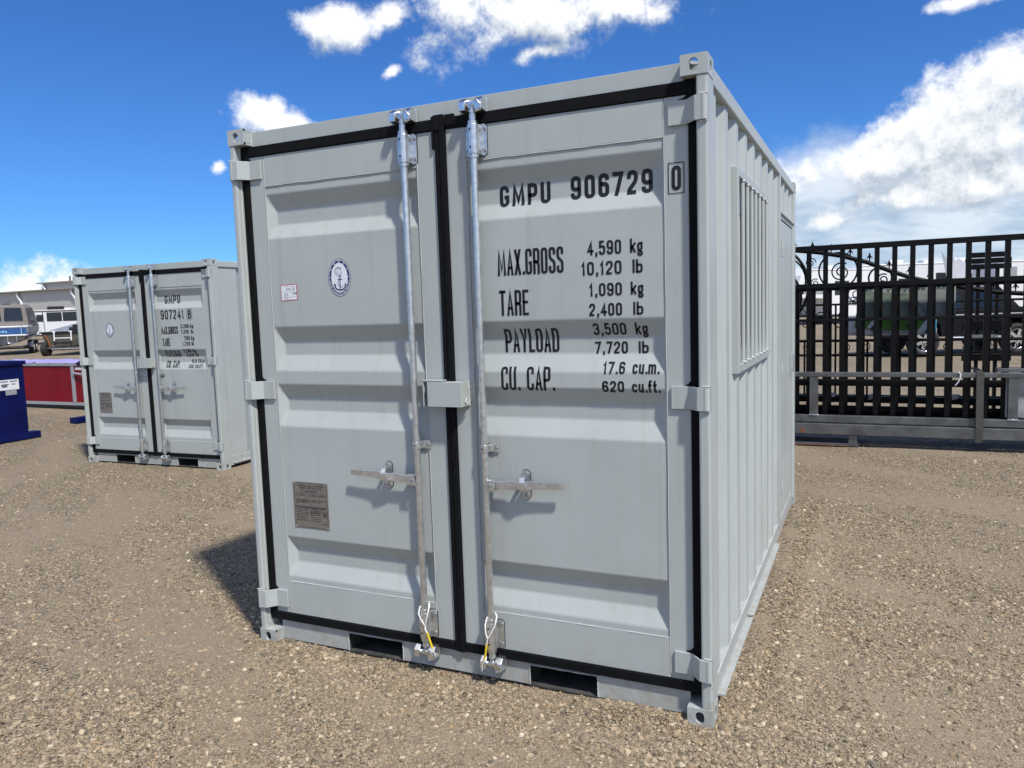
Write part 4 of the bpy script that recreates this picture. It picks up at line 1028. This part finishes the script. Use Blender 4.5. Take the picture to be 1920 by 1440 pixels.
for k in range(20):
    x = 1.05+.2*k
    otube('scroll', spiral(x, 1.02, .055, .012, 1.2+(k % 2)*2, 1.2+(k % 2)*2+2.6*math.pi*(1 if k % 2 else -1), 18), .005)
# bright steel track bundle lying in front of the gates
def steel(name, label, x0, x1, y0, y1, z0, z1, mat, extra=None, cat='beam'):
    r = empty(name, ((x0+x1)/2, (y0+y1)/2, z0)); tag(r, label, cat)
    gbox('tube', x0, x1, y0, y1, z0, z1, r, mat, .006)
    return r
fr = empty('gate_tail_frame', (2.6, 6.10, .25)); tag(fr, 'bright aluminium gate tail frame lying across the foot of the black gates', 'frame')
gbox('upper_tube', .95, 6.5, 6.07, 6.13, .742, .792, fr, 'alu', .006); gbox('lower_tube', .95, 6.5, 6.07, 6.13, .252, .330, fr, 'alu', .006)
for x in (2.11, 3.93, 5.6):
    gbox('upright', x, x+.086, 6.075, 6.125, .3305, .7415, fr, 'alu', .004)
    b_ = MB().mat('galv_bright'); bead(b_, (x-2.6-.005, -.033, .082), (x-2.6+.09, -.033, .082), r=.007, n=10); b_.build('weld_bead', fr)
steel('track_beam', 'long grey aluminium track beam under the gate frame', .9, 6.55, 6.03, 6.12, .128, .243, 'alu')
steel('track_beam', 'dull grey steel channel half hidden behind the front track beam', .9, 6.5, 6.20, 6.30, .16, .29, 'alu_dull')
steel('black_beam', 'black steel beam lying low behind the gates, upper of two', .9, 6.3, 6.48, 6.56, .42, .49, 'black_metal')
steel('black_beam', 'black steel beam lying low behind the gates, lower of two', .9, 6.3, 6.50, 6.62, .25, .37, 'black_metal')
sk = empty('steel_skid', (1.9, 6.2, 0)); tag(sk, 'low rusty steel skid under the left end of the gate stack', 'skid')
gbox('runner', 1.0, 2.60, 6.05, 6.10, .003, .030, sk, 'alu_dull', .002); gbox('runner', 1.0, 2.60, 6.45, 6.50, .003, .030, sk, 'alu_dull', .002); gbox('rust_streak', 1.95, 2.5, 6.046, 6.0495, .006, .016, sk, 'rust', 0)
gbox('leg', 2.50, 2.585, 6.055, 6.115, .0305, .127, sk, 'alu', .003); gbox('leg', 2.50, 2.585, 6.46, 6.52, .0305, .127, sk, 'alu', .003); gbox('top_bar', 1.0, 2.499, 6.20, 6.26, .105, .127, sk, 'black_metal', .002)
gbox('rust_mark', 2.02, 2.07, 6.0265, 6.0295, .150, .185, sk, 'rust', 0)
sk2 = empty('steel_skid', (5.6, 6.2, 0)); tag(sk2, 'low steel skid under the right end of the gate stack, outside the picture edge', 'skid')
gbox('leg', 5.3, 5.4, 6.04, 6.52, .0, .127, sk2, 'alu', .003)
st = empty('strap', (3.69, 6.0, .12)); tag(st, 'olive lashing strap pulled tight round the gate stack', 'strap')
MB().mat('strap').add([(-.032, .064, .68), (.032, .064, .68), (.030, .022, .13), (-.034, .022, .13), (-.036, .0245, -.02), (.026, .0245, -.02)], [(0, 1, 2, 3), (3, 2, 5, 4)]).build('webbing', st).modifiers.new('t', 'SOLIDIFY').thickness = .003
MB().mat('strap').box(-.032, .032, .064, .62, .676, .680).build('webbing', st)
zt_ = MB().mat('white_paper').tube([(3.50, 6.062, .80), (3.52, 6.058, .78), (3.515, 6.057, .74), (3.50, 6.055, .70), (3.475, 6.06, .665)], .006, 6).build('cable_tie'); tag(zt_, 'white cable tie round the upper aluminium tube', 'cable tie')
wr = empty('wrapped_package', (4.2, 6.18, .33)); tag(wr, 'clear film wrapped package standing on the aluminium frame at the right edge', 'package')
m_ = MB().mat('film_wrap'); m_.box(-.27, .6, -.03, .16, .003, .43); m_.build('film', wr, bevel=.012)
for x in (-.285, .02, .33): MB().mat('film_wrap').box(x, x+.07, -.045, -.0305, .01, .42).build('corner_strip', wr, bevel=.004)
MB().mat('alu').box(-.36, .6, -.04, .10, .465, .50).build('cap_tray', wr, bevel=.004)
for (x, y, z, lab) in ((2.27, 6.44, .50, 'left'), (2.68, 6.44, .49, 'middle'), (3.46, 6.44, .50, 'right')):
    o = MB().mat('white_paper').add([(0, 0, 0), (.075, .01, .012), (.10, 0, .06), (.03, .012, .065)], [(0, 1, 2, 3)]).build('paper_tag'); o.location = (x, y, z-.03)
    o.modifiers.new('t', 'SOLIDIFY').thickness = .001
    tag(o, {'left': 'white paper tag on the low black beam by the aluminium upright', 'middle': 'white paper tag stuck midway along the low black beam', 'right': 'crumpled white paper tag on the low black beam near the strap'}[lab], 'tag', 'paper tags on the black beam')
# printed product bags hung on the gates
def drape_sheet(name, root, x0, x1, z0, z1, y, mat, nx=10, nz=8, amp=.012, ph=0.0, cut=None):
    m_ = MB().mat(mat); m_.smooth = True; vs = []
    for j in range(nz+1):
        for i in range(nx+1):
            x = x0+(x1-x0)*i/nx; z = z0+(z1-z0)*j/nz
            if cut: z = cut(x, z)
            vs.append((x, y+amp*math.sin(x*9+z*5+ph)+amp*.6*math.sin(z*14-x*4+ph), z))
    m_.add(vs, [(j*(nx+1)+i, j*(nx+1)+i+1, (j+1)*(nx+1)+i+1, (j+1)*(nx+1)+i) for j in range(nz) for i in range(nx)])
    o = m_.build(name, root, recalc=False); sm_ = o.modifiers.new('t', 'SOLIDIFY'); sm_.thickness = .004; return o
bag = empty('printed_bag', (2.72, 6.56, 1.1)); bag.rotation_euler = (rad(-24), 0, 0); tag(bag, 'white plastic bag printed with green lawn and blue stripe on the gates', 'bag')
drape_sheet('sheet', bag, -.33, .62, .06, .53, 0, 'banner_white', 16, 8, .006)
def patch(mb, mat, poly, y=-.014): mb.mat(mat); mb.add([(a, y, b) for a, b in poly], [list(range(len(poly)))])
m_ = MB()
patch(m_, 'banner_dark_green', [(-.03, .12), (.50, .10), (.62, .30), (.11, .32)]); patch(m_, 'banner_green', [(-.18, .15), (-.06, .14), (.06, .32), (-.16, .33)], -.0145)
patch(m_, 'banner_green', [(.05, .12), (.44, .105), (.52, .21), (.10, .23)], -.0148)
patch(m_, 'banner_blue', [(.50, .07), (.61, .065), (.62, .14), (.615, .28)], -.0146); patch(m_, 'banner_white', [(.44, .10), (.50, .09), (.615, .285), (.56, .29)], -.0155); patch(m_, 'banner_white', [(-.06, .14), (-.02, .135), (.11, .33), (.06, .33)], -.0155)
m_.mat('plate_ink'); quads(m_, text_quads('www.farmgatedirect.com'.replace('w', 'u').replace('.', ' ').strip(), .02, .46, .072, .092, .004), -.0158) if False else None
quads(m_, text_quads('torrese', .00, .17, .075, .10, .005), -.0158); quads(m_, text_quads('allcom', .27, .42, .068, .094, .005), -.0158)
quads(m_, text_quads('FARM', -.28, -.10, .44, .495, .012), -.0158); m_.mat('banner_teal'); quads(m_, text_quads('ST', -.07, .03, .44, .495, .012), -.0158)
ring(m_.mat('plate_ink'), ell(.36, .155, .028, .028, 16), ell(.36, .155, .014, .014, 16), -.0158)
m_.build('print', bag, recalc=False)
bag2 = empty('printed_bag', (3.05, 6.42, 1.3)); bag2.rotation_euler = (rad(-14), 0, 0); tag(bag2, 'grey see-through back of a printed bag with reversed lettering', 'bag')
drape_sheet('sheet', bag2, -.42, .45, .05, .44, 0, 'banner_back', 14, 8, .006, 1.0)
m_ = MB(); patch(m_, 'banner_back_green', [(-.42, .06), (.20, .06), (.05, .30), (-.42, .34)])
m_.mat('banner_back_ink'); Q = text_quads('FARM DRIVEWAY GATE', -.42, .38, .345, .395, .010)
for q in Q: m_.add([(-.02-p.x*1.0, -.0146, p.y) for p in q], [(0, 1, 2, 3)])
patch(m_, 'banner_back', [(.13, .06), (.17, .06), (.05, .26), (.03, .26)], -.0147)
m_.build('print', bag2, recalc=False)
# black attachment frame standing behind
at_ = empty('black_attachment', (3.98, 8.2, 0)); tag(at_, 'black steel machine attachment with slatted top plate behind the gates', 'attachment')
m_ = None
for k, z in enumerate((1.86, 1.93, 2.00)): MB().mat('black_metal').box(-.24+.02*(k == 2), .24-.02*(k == 2), -.03, .03, z, z+.062).build('slat', at_, bevel=.004)
for x in (-.21, -.10, .0, .10, .19): MB().mat('black_metal').box(x-.02, x+.02, -.02, .04, .003, 1.86).build('post', at_, bevel=.003)
for z in (.2, .75, 1.12): MB().mat('black_metal').box(-.26, .26, -.035, -.0205, z, z+.12).build('cross_bar', at_, bevel=.003)
MB().mat('galv').box(-.20, .12, -.05, -.036, 1.02, 1.07).build('data_strip', at_); MB().mat('galv_bright').box(.22, .25, -.06, -.03, .95, 1.15).build('pin', at_, bevel=.004)
wb = MB().mat('white_paper'); wb.add([(0, 0, 0), (.16, .03, .02), (.20, .05, .22), (.10, .02, .30), (.02, 0, .24), (-.08, .02, .40)], [(0, 1, 2, 4), (4, 2, 3), (0, 4, 5)]); o = wb.build('plastic_scrap'); o.location = (3.50, 7.4, 1.68); o.modifiers.new('t', 'SOLIDIFY').thickness = .002
tag(o, 'torn white plastic sheet flapping above the middle rail of the gates', 'plastic sheet')

# ------------------------------------------------------------------ yard beyond: axes of the camera on the ground
FW = Vector((-math.sin(.4309), math.cos(.4309), 0)); RT = Vector((math.cos(.4309), math.sin(.4309), 0))
def yard(X, D, z=0.0): p_ = Vector((CAM.x, CAM.y, 0))+RT*X+FW*D; return (p_.x, p_.y, z)
YAW = .4309
def wheel(root, x, y, r, w, hub='chrome', spokes=6, face=-1):
    t_ = MB().mat('tyre'); n = 24
    prof_ = [(-w/2, r*.66), (-w/2, r*.93), (-w*.32, r), (w*.32, r), (w/2, r*.93), (w/2, r*.66)]
    t_.loft([[(x+q_[1]*math.cos(2*math.pi*k/n), y+q_[0], r+q_[1]*math.sin(2*math.pi*k/n)) for q_ in prof_] for k in range(n+1)], True, False, True)
    o = t_.build('wheel', root)
    h_ = MB().mat(hub); yf = y+face*w*.38
    h_.tube([(x+r*.64*math.cos(2*math.pi*k/n), yf, r+r*.64*math.sin(2*math.pi*k/n)) for k in range(n)], r*.045, 6, closed=True)
    h_.cyl((x, yf, r), 'y', r*.16, w*.25, 12)
    for k in range(spokes):
        a = 2*math.pi*k/spokes+.3; ca, sa = math.cos(a), math.sin(a)
        h_.loft([[(x+ca*q_-sa*t2, yf+dy, r+sa*q_+ca*t2) for t2, dy in ((-hw, -.012), (hw, -.012), (hw, .012), (-hw, .012))] for q_, hw in ((r*.1, r*.12), (r*.62, r*.085))])
    h_.mat('black_plastic'); h_.cyl((x, y+face*w*.15, r), 'y', r*.62, w*.05, 20)
    h_.build('rim', o)
    return o
# black pickup partly hidden by the gates
tk = empty('pickup_truck', yard(10.35, 19.5), YAW); tag(tk, 'black pickup truck with bright alloy wheels parked beyond the gates', 'truck')
m_ = MB().mat('black_metal'); sec = []
for y, k in ((-.0, .0), (.06, 1), (1.78, 1), (1.84, 0)):
    i = .04*(1-k)
    sec.append([(-.75+i, y, .50+i), (-.42, y, .50+i), (-.40, y, .80), (-.2, y, .93), (.2, y, .93), (.40, y, .80), (.42, y, .50), (1.92, y, .50), (1.94, y, .80), (2.12, y, .93), (2.54, y, .93), (2.74, y, .80), (2.76, y, .50), (3.6, y, .55), (3.62, y, 1.12-i), (2.9, y, 1.18-i), (-.75+i, y, 1.16-i)])
m_.loft(sec); m_.build('body', tk)
m_ = MB().mat('black_metal'); m_.loft([[(-.2, .10, 1.15), (2.5, .10, 1.15), (2.0, .22, 1.72), (.3, .22, 1.72)], [(-.2, 1.74, 1.15), (2.5, 1.74, 1.15), (2.0, 1.62, 1.72), (.3, 1.62, 1.72)]]); m_.build('cab', tk, bevel=.04)
for a, b in ((.20, 1.0), (1.08, 1.98)): MB().mat('glass_dark').loft([[(a, .115, 1.20), (b, .115, 1.20), (b-.1, .195, 1.62), (a+.08, .195, 1.62)], [(a, .105, 1.20), (b, .105, 1.20), (b-.1, .185, 1.62), (a+.08, .185, 1.62)]]).build('side_window', tk)
MB().mat('chrome').box(-.7, 3.5, -.012, -.001, 1.02, 1.05).build('trim', tk); MB().mat('chrome').tube([(.5, -.08, .46), (1.85, -.08, .46)], .035, 8).build('step_bar', tk); MB().mat('red_lamp').box(3.58, 3.64, .1, .4, .85, 1.1).build('tail_lamp', tk)
for x in (0, 2.34): wheel(tk, x, .10, .39, .26); 
for x in (0, 2.34): wheel(tk, x, 1.72, .39, .26, face=1)
# white travel trailers
def trailer(label, X, D, Lx, Hh_, nose, rz=0.0, base=.55, depth=2.5, wins=(), ac=(), name='travel_trailer', stripe=None):
    r = empty(name, yard(X, D), YAW+rz); tag(r, label, 'trailer', 'white travel trailers parked in the yard')
    if nose: poly = [(0, 1.55), (0, 2.3), (.25, Hh_-.35), (.9, Hh_), (Lx, Hh_), (Lx, base), (2.2, base), (2.0, 1.5)]
    else: poly = [(0, base), (0, Hh_-.12), (.12, Hh_), (Lx-.12, Hh_), (Lx, Hh_-.12), (Lx, base)]
    MB().mat('white_gloss').prism(poly, 'y', 0, depth).build('body', r, bevel=.05)
    MB().mat('roof_trim').box(.9 if nose else .05, Lx-.05, -.012, depth+.012, Hh_-.10, Hh_-.05).build('roof_trim', r)
    for (a, b, c, d) in wins:
        f_ = MB().mat('black_plastic').box(a, b, -.03, -.001, c, d).build('window', r); MB().mat('film_window').box(a+.05, b-.05, -.035, -.0305, c+.05, d-.05).build('pane', f_)
    for x, l_, h2, mt in ac: MB().mat(mt).box(x, x+l_, .8, 1.6, Hh_+.002, Hh_+h2).build('roof_unit', r, bevel=.05)
    if stripe:
        for poly in stripe[1]: MB().mat(stripe[0]).prism(poly, 'y', -.012, -.002).build('graphic', r)
    MB().mat('black_plastic').box((2.3 if nose else .3), Lx-.3, .15, depth-.15, base-.12, base-.002).build('chassis', r)
    for x in (Lx*.58, Lx*.58+.9): wheel(r, x, .12, .36, .22, 'alu', 6); wheel(r, x, depth-.12, .36, .22, 'alu', 6, 1)
    return r
trailer('long white fifth wheel trailer with raised nose seen through the gate tops', 21.6, 50, 9.0, 3.55, True, wins=((3.2, 4.6, 1.7, 2.6), (5.6, 6.6, 2.0, 2.9), (7.6, 8.4, 1.8, 2.8)), ac=((3, .9, .28, 'white_gloss'), (5.2, .7, .22, 'white_gloss'), (7.2, .9, .28, 'white_gloss')), stripe=('grey_graphic', [[(1.2, 1.9), (3.0, 2.0), (3.0, 2.06), (1.0, 2.0)], [(2.4, 1.2), (8.8, 1.2), (8.8, 1.35), (2.4, 1.3)]]))
trailer('white fifth wheel trailer whose nose overhangs behind the wrought iron scrolls', 16.2, 44, 7.6, 3.2, True, rz=.5, wins=((3.0, 4.2, 1.7, 2.5),), ac=((3, .9, .25, 'white_gloss'),), stripe=('grey_graphic', [[(.2, 1.8), (2.6, 1.75), (2.6, 1.95), (.2, 2.1)]]))
rv3 = trailer('white trailer with a small grey air unit at the right edge behind the gates', 27.4, 44, 8.0, 3.3, False, wins=((1.6, 2.8, 1.6, 2.5), (4.4, 5.6, 1.6, 2.5)), ac=((3, .9, .25, 'white_gloss'),))
MB().mat('grey_graphic').box(.35, 1.05, -.08, -.001, 2.3, 2.95).build('air_unit', rv3, bevel=.02)
trailer('white travel trailer at the far end of the row beyond the right edge', 37.5, 46, 8.0, 3.3, False, wins=((1.6, 2.8, 1.6, 2.5),))
trailer('white travel trailer parked behind the large container', 5.0, 58, 8.5, 3.1, False, wins=((1.6, 2.8, 1.6, 2.5), (4.4, 5.6, 1.6, 2.5)))
trailer('white camper with two dark windows and a black roof unit in front of the shed', -46.8, 75, 6.6, 2.85, False, base=.45, wins=((1.9, 3.35, 1.75, 2.6), (3.45, 4.9, 1.75, 2.6), (.9, 1.55, 1.75, 2.4)), ac=((1.5, 1.25, .34, 'black_plastic'), (3.2, .6, .16, 'white_gloss')),
        stripe=('black_plastic', [[(1.55, .9), (1.63, .9), (1.55, 2.72), (1.47, 2.72)], [(5.0, .9), (5.08, .9), (5.08, 2.72), (5.0, 2.72)], [(.6, 2.66), (5.1, 2.66), (5.1, 2.73), (.6, 2.73)]]))
# metal shed
sh = empty('metal_shed', yard(-86, 110), YAW-.47); tag(sh, 'long beige metal clad shed on the left horizon', 'building')
MB().mat('siding').box(0, 75, 0, 26, -.05, 5.55).build('wall', sh)
ro = MB().mat('roof_trim'); ro.prism([(-.5, 5.552), (13, 5.9), (26.5, 5.552), (26.5, 5.68), (13, 6.05), (-.5, 5.68)], 'x', -.4, 75.4); ro.build('roof', sh)
for x in (8, 19, 27.3, 38, 49.5, 61): 
    d_ = MB().mat('white_gloss'); d_.tube([(x, -.25, 5.5), (x, -.25, 5.1), (x+.55, -.15, 4.3), (x+.55, -.15, 0)], .14, 8); d_.build('downpipe', sh)
for x in (11, 24, 42.5, 55): MB().mat('black_plastic').box(x, x+1.3, -.4, -.01, 3.9, 4.15).build('lamp', sh)
up_ = empty('metal_shed', yard(-67.4, 112), YAW-.47); tag(up_, 'taller beige metal shed block rising behind the long shed roof', 'building')
MB().mat('siding').box(0, 40, 0, 12, 5.0, 7.2).build('wall', up_); MB().mat('roof_trim').box(-.5, 40.5, -.5, 12.5, 7.202, 7.36).build('roof', up_)
for x in (.8, 16): MB().mat('white_gloss').tube([(x, -.3, 7.1), (x, -.3, 6.8), (x+.5, -.15, 6.2)], .16, 8).build('downpipe', up_)
for x, h2 in ((4.3, .8), (5.7, 1.05), (24, .8)): MB().mat('alu').tube([(x, 1.5, 7.3), (x, 1.5, 7.36+h2)], .12, 10).build('flue', up_)

# ------------------------------------------------------------------ boats on trailers
bt = empty('cabin_boat', yard(-26.55, 40.3, .0), YAW+.40); tag(bt, 'white and blue cabin boat with grey canvas top on a trailer', 'boat')
def hull_sec(y, w, zk, zc, zs): return [(-w, y, zs), (-w*.96, y, (zc+zs)/2), (-w*.80, y, zc), (0, y, zk), (w*.80, y, zc), (w*.96, y, (zc+zs)/2), (w, y, zs)]
m_ = MB().mat('hull_grey'); m_.loft([hull_sec(y, w, zk, zc, zs) for y, w, zk, zc, zs in ((0, 1.18, .50, .78, 1.42), (2, 1.2, .50, .80, 1.46), (4, 1.12, .55, .88, 1.55), (5.4, .75, .75, 1.05, 1.66), (6.3, .10, 1.15, 1.4, 1.76))]); m_.build('hull', bt)
MB().mat('hull_blue').box(-1.13, 1.13, -.022, -.002, 1.06, 1.38).build('transom_band', bt); 
m_ = MB().mat('cyan_ink'); quads(m_, text_quads('Kosada', -.55, .25, 1.15, 1.30, .03), -.026); m_.build('lettering', bt, recalc=False)
MB().mat('white_gloss').box(-1.2, 1.2, -.04, 1.4, 1.425, 1.50).build('deck', bt, bevel=.02); MB().mat('white_gloss').box(-1.15, 1.2, -.62, -.003, .98, 1.05).build('swim_platform', bt, bevel=.02)
for k in range(3): MB().mat('hull_grey').loft([[(1.02-.02*k, 0, .86+.16*k), (1.20, 0, .90+.16*k), (1.20, 0, .86+.16*k)], [(1.0, 4.4, 1.0+.16*k), (1.14, 4.4, 1.03+.16*k), (1.14, 4.4, 1.0+.16*k)]]).build('strake', bt)
m_ = MB().mat('canvas'); m_.loft([[(-1.15, y, z0_), (-1.05, y+.05, z1_-.15), (-.85, y+.1, z1_), (.85, y+.1, z1_), (1.05, y+.05, z1_-.15), (1.15, y, z0_)] for y, z0_, z1_ in ((.55, 1.50, 2.58), (2.4, 1.52, 2.66), (3.1, 1.55, 2.45), (3.7, 1.6, 1.75))]); m_.build('canopy', bt, bevel=.03)
for a, b in ((-.95, -.06), (.06, .92)): MB().mat('film_window').loft([[(a, .535, 1.78), (b, .535, 1.78), (b-.06, .62, 2.45), (a+.04, .62, 2.45)], [(a, .52, 1.78), (b, .52, 1.78), (b-.06, .60, 2.45), (a+.04, .60, 2.45)]]).build('canopy_window', bt)
MB().mat('film_window').add([(1.155, 1.0, 1.75), (1.16, 2.5, 1.78), (1.085, 2.4, 2.42), (1.08, 1.1, 2.36)], [(0, 1, 2, 3)]).build('side_window', bt)
d_ = MB().mat('black_plastic'); d_.cyl((-.55, -.35, .72), 'y', .34, .5, 18); d_.box(-.72, -.38, -.75, -.1, .35, .8); d_.build('outdrive', bt, bevel=.03)
MB().mat('galv_bright').tube([(.35, -.60, 1.0), (.35, -.62, .62), (.75, -.62, .62), (.75, -.60, 1.0)], .025, 6).build('ladder', bt); MB().mat('galv_bright').tube([(.9, -.05, 1.5), (.9, -.1, 1.05)], .025, 6).build('grab_rail', bt)
t_ = MB().mat('dark_steel'); t_.box(-1.0, -.9, -.4, 6.5, .36, .46); t_.box(.9, 1.0, -.4, 6.5, .36, .46); t_.box(-1.15, 1.15, 1.2, 1.3, .26, .36); t_.box(-1.15, 1.15, 2.1, 2.2, .26, .36); t_.box(-.9, .9, -.4, -.3, .365, .455); t_.build('trailer_frame', bt)
for x, fc in ((-1.1, -1), (1.1, 1)):
    for y in (1.25, 2.1):
        w_ = MB().mat('tyre'); w_.cyl((x, y, .33), 'x', .33, .22, 22); w_.mat('galv'); w_.cyl((x+fc*.112, y, .33), 'x', .17, .02, 14); w_.build('wheel', bt)
    f_ = MB().mat('alu'); arc = [(y_, z_) for y_, z_ in ((.82, .35), (.86, .62), (1.1, .74), (2.25, .74), (2.5, .62), (2.54, .35), (2.50, .35), (2.46, .60), (2.22, .70), (1.12, .70), (.90, .60), (.86, .35))]; f_.prism(arc, 'x', x-.14, x+.14); f_.build('mudguard', bt)
b2 = empty('flat_boat', yard(-21.75, 37.6, 0), YAW+.10); tag(b2, 'dark flat bottomed boat with a white ladder on a trailer', 'boat')
MB().mat('olive').loft([[(-1.05, y, 1.08), (-.86, y, .55), (-.4, y, zk), (.4, y, zk), (.86, y, .55), (1.05, y, 1.08)] for y, zk in ((0, .45), (3.2, .45), (4.8, .7))]).build('hull', b2)
MB().mat('black_plastic').box(-1.12, 1.12, -.06, 4.9, 1.082, 1.16).build('gunwale', b2, bevel=.02)
la = empty('ladder', (0, 0, 0)); la.parent = b2
for x in (-.40, .38): MB().mat('white_gloss').tube([(x, -.14, 1.14), (x, -.16, .72)], .035, 6).build('ladder_rail', la); MB().mat('white_gloss').tube([(x-.09, -.14, 1.15), (x+.06, -.14, 1.15)], .03, 6).build('ladder_hook', la)
MB().mat('white_gloss').tube([(-.40, -.15, .84), (.38, -.15, .84)], .028, 6).build('ladder_rung', la)
m_ = MB().mat('hull_grey'); m_.loft([[(-.95, .6, 1.17), (.9, .6, 1.17), (.9, .64, 1.22), (-.95, .64, 1.22)], [(-.1, 2.2, 1.55), (.95, 2.2, 1.62), (.95, 2.24, 1.66), (-.1, 2.24, 1.60)]]); m_.build('windscreen', b2)
m_ = MB().mat('black_plastic'); m_.box(.10, .75, .3, .7, 1.162, 1.36); m_.box(.25, .6, .35, .6, 1.36, 1.48); m_.build('engine_box', b2, bevel=.03)
MB().mat('galv').tube([(-.95, .2, 1.16), (-.97, .2, 1.78)], .02, 6).build('rod_holder', b2)
MB().mat('rust').tube([(-.88, -.03, 1.0), (-.72, -.05, .7), (-.66, -.05, .42)], .05, 6).build('trailer_arm', b2)
t_ = MB().mat('dark_steel'); t_.box(-.8, -.7, -.2, 5.5, .33, .43); t_.box(.7, .8, -.2, 5.5, .33, .43); t_.box(-.95, .95, .5, .6, .24, .33); t_.box(-.7, .7, -.2, -.1, .335, .425); t_.build('trailer_frame', b2)
MB().mat('galv').tube([(-.55, -.22, .33), (1.0, -.22, .33)], .03, 6).build('light_bar', b2)
for x in (-.88, .88):
    w_ = MB().mat('tyre'); w_.cyl((x, .0 if x < 0 else .55, .34), 'x', .34, .25, 22); w_.build('wheel', b2)

# ------------------------------------------------------------------ blue hoppers and red cabinet
def hopper(label, loc, rz, sheet=True):
    r = empty('tipping_hopper', loc, rz); tag(r, label, 'hopper', 'blue tipping hoppers')
    # local: y = 0 rear wall, spout towards -y; the right-hand side plate is x = 0
    w = 1.25; prof_ = [(0, .13), (0, 1.03), (-1.45, 1.03), (-1.62, .93), (-.52, .13)]
    for x in (-w, -.012): MB().mat('blue_paint').prism(prof_, 'x', x, x+.012).build('side_plate', r)
    MB().mat('blue_paint').box(-w+.0125, -.0125, -.012, 0, .13, 1.03).build('rear_plate', r); MB().mat('blue_paint').box(-w+.0125, -.0125, -.52, -.0125, .13, .142).build('bottom_plate', r)
    MB().mat('blue_paint').prism([(-.52, .13), (-1.62, .93), (-1.625, .945), (-.525, .145)], 'x', -w+.0125, -.0125).build('spout_plate', r)
    for x0, x1 in ((-.05, .025), (-w-.025, -w+.05)): MB().mat('blue_paint').box(x0, x1, -1.45, .03, 1.032, 1.085).build('rim', r, bevel=.004)
    MB().mat('blue_paint').box(-w+.0505, -.0505, -.03, .03, 1.032, 1.085).build('rim', r, bevel=.004)
    for x0, x1 in ((-.10, .06), (-w-.06, -w+.10)): MB().mat('blue_paint').box(x0, x1, -1.75, .13, .0, .09).build('base_rail', r, bevel=.005)
    MB().mat('blue_paint').box(-w+.101, -.101, -.25, .05, .02, .128).build('base_beam', r); MB().mat('blue_paint').box(-w+.101, -.101, -1.6, -1.5, .02, .085).build('base_beam', r)
    MB().mat('blue_paint').prism([(-.45, .09), (-.02, .09), (-.02, .13), (-.42, .13)], 'x', -.06, .02).build('gusset', r)
    if sheet:
        p_ = MB().mat('white_paper').box(.0005, .003, -.34, -.08, .70, .84).build('notice', r); q_ = MB().mat('grey_graphic').box(.0005, .003, -.27, -.12, .63, .695).build('data_plate', r)
        t_ = MB().mat('ink')
        for y0, y1, z in ((-.33, -.23, .815), (-.20, -.10, .815), (-.32, -.22, .775), (-.32, -.24, .76), (-.18, -.13, .775), (-.31, -.24, .745)): t_.add([(.0035, y0, z-.006), (.0035, y1, z-.006), (.0035, y1, z+.006), (.0035, y0, z+.006)], [(0, 1, 2, 3)])
        t_.build('notice_print', p_, recalc=False)
    return r
hopper('dark blue steel hopper with a white notice at the left edge', (-7.93, 4.08, 0), 0)
hopper('dark blue hopper half hidden behind the smaller container', (-7.44, 7.02, 0), 0, False)
rc = empty('red_cabinet', (-11.6, 6.7, 0)); tag(rc, 'long low red steel cabinet with aluminium trim and lavender film on top', 'cabinet')
MB().mat('black_plastic').box(-1.75, 1.75, .03, .72, 0, .06).build('plinth', rc)
MB().mat('red_paint').box(-1.8, 1.8, .012, .75, .12, .79).build('carcass', rc)
for x0, x1 in ((-1.79, -.62), (-.615, .555), (.56, 1.79)): MB().mat('red_paint').box(x0+.002, x1-.002, 0, .0115, .121, .788).build('door', rc, bevel=.003)
MB().mat('alu_trim').box(-1.81, 1.81, -.008, .76, .062, .119).build('bottom_trim', rc, bevel=.003); MB().mat('alu_trim').box(-1.82, 1.82, -.02, .78, .791, .85).build('top_trim', rc, bevel=.004)
MB().mat('alu_trim').box(.98, 1.07, -.014, -.0005, .121, .79).build('post_strip', rc, bevel=.003); MB().mat('alu_trim').tube([(1.07, -.03, .66), (1.35, -.05, .64)], .02, 8).build('handle', rc); MB().mat('white_paper').box(1.10, 1.3, -.004, -.0005, .72, .77).build('label_sheet', rc)
m_ = MB().mat('lavender'); m_.smooth = True; nx_, ny_ = 40, 12
m_.add([(-1.83+3.66*i/nx_, -.025+.82*j/ny_, .852+.018*abs(math.sin(i*.9+j*.6))*math.sin(i*.37+1)**2+.006*math.sin(j*1.7+i*.4)+(-.03 if j == 0 and i % 5 else 0)) for j in range(ny_+1) for i in range(nx_+1)], [(j*(nx_+1)+i, j*(nx_+1)+i+1, (j+1)*(nx_+1)+i+1, (j+1)*(nx_+1)+i) for j in range(ny_) for i in range(nx_)])
m_.build('protective_film', rc, recalc=False)
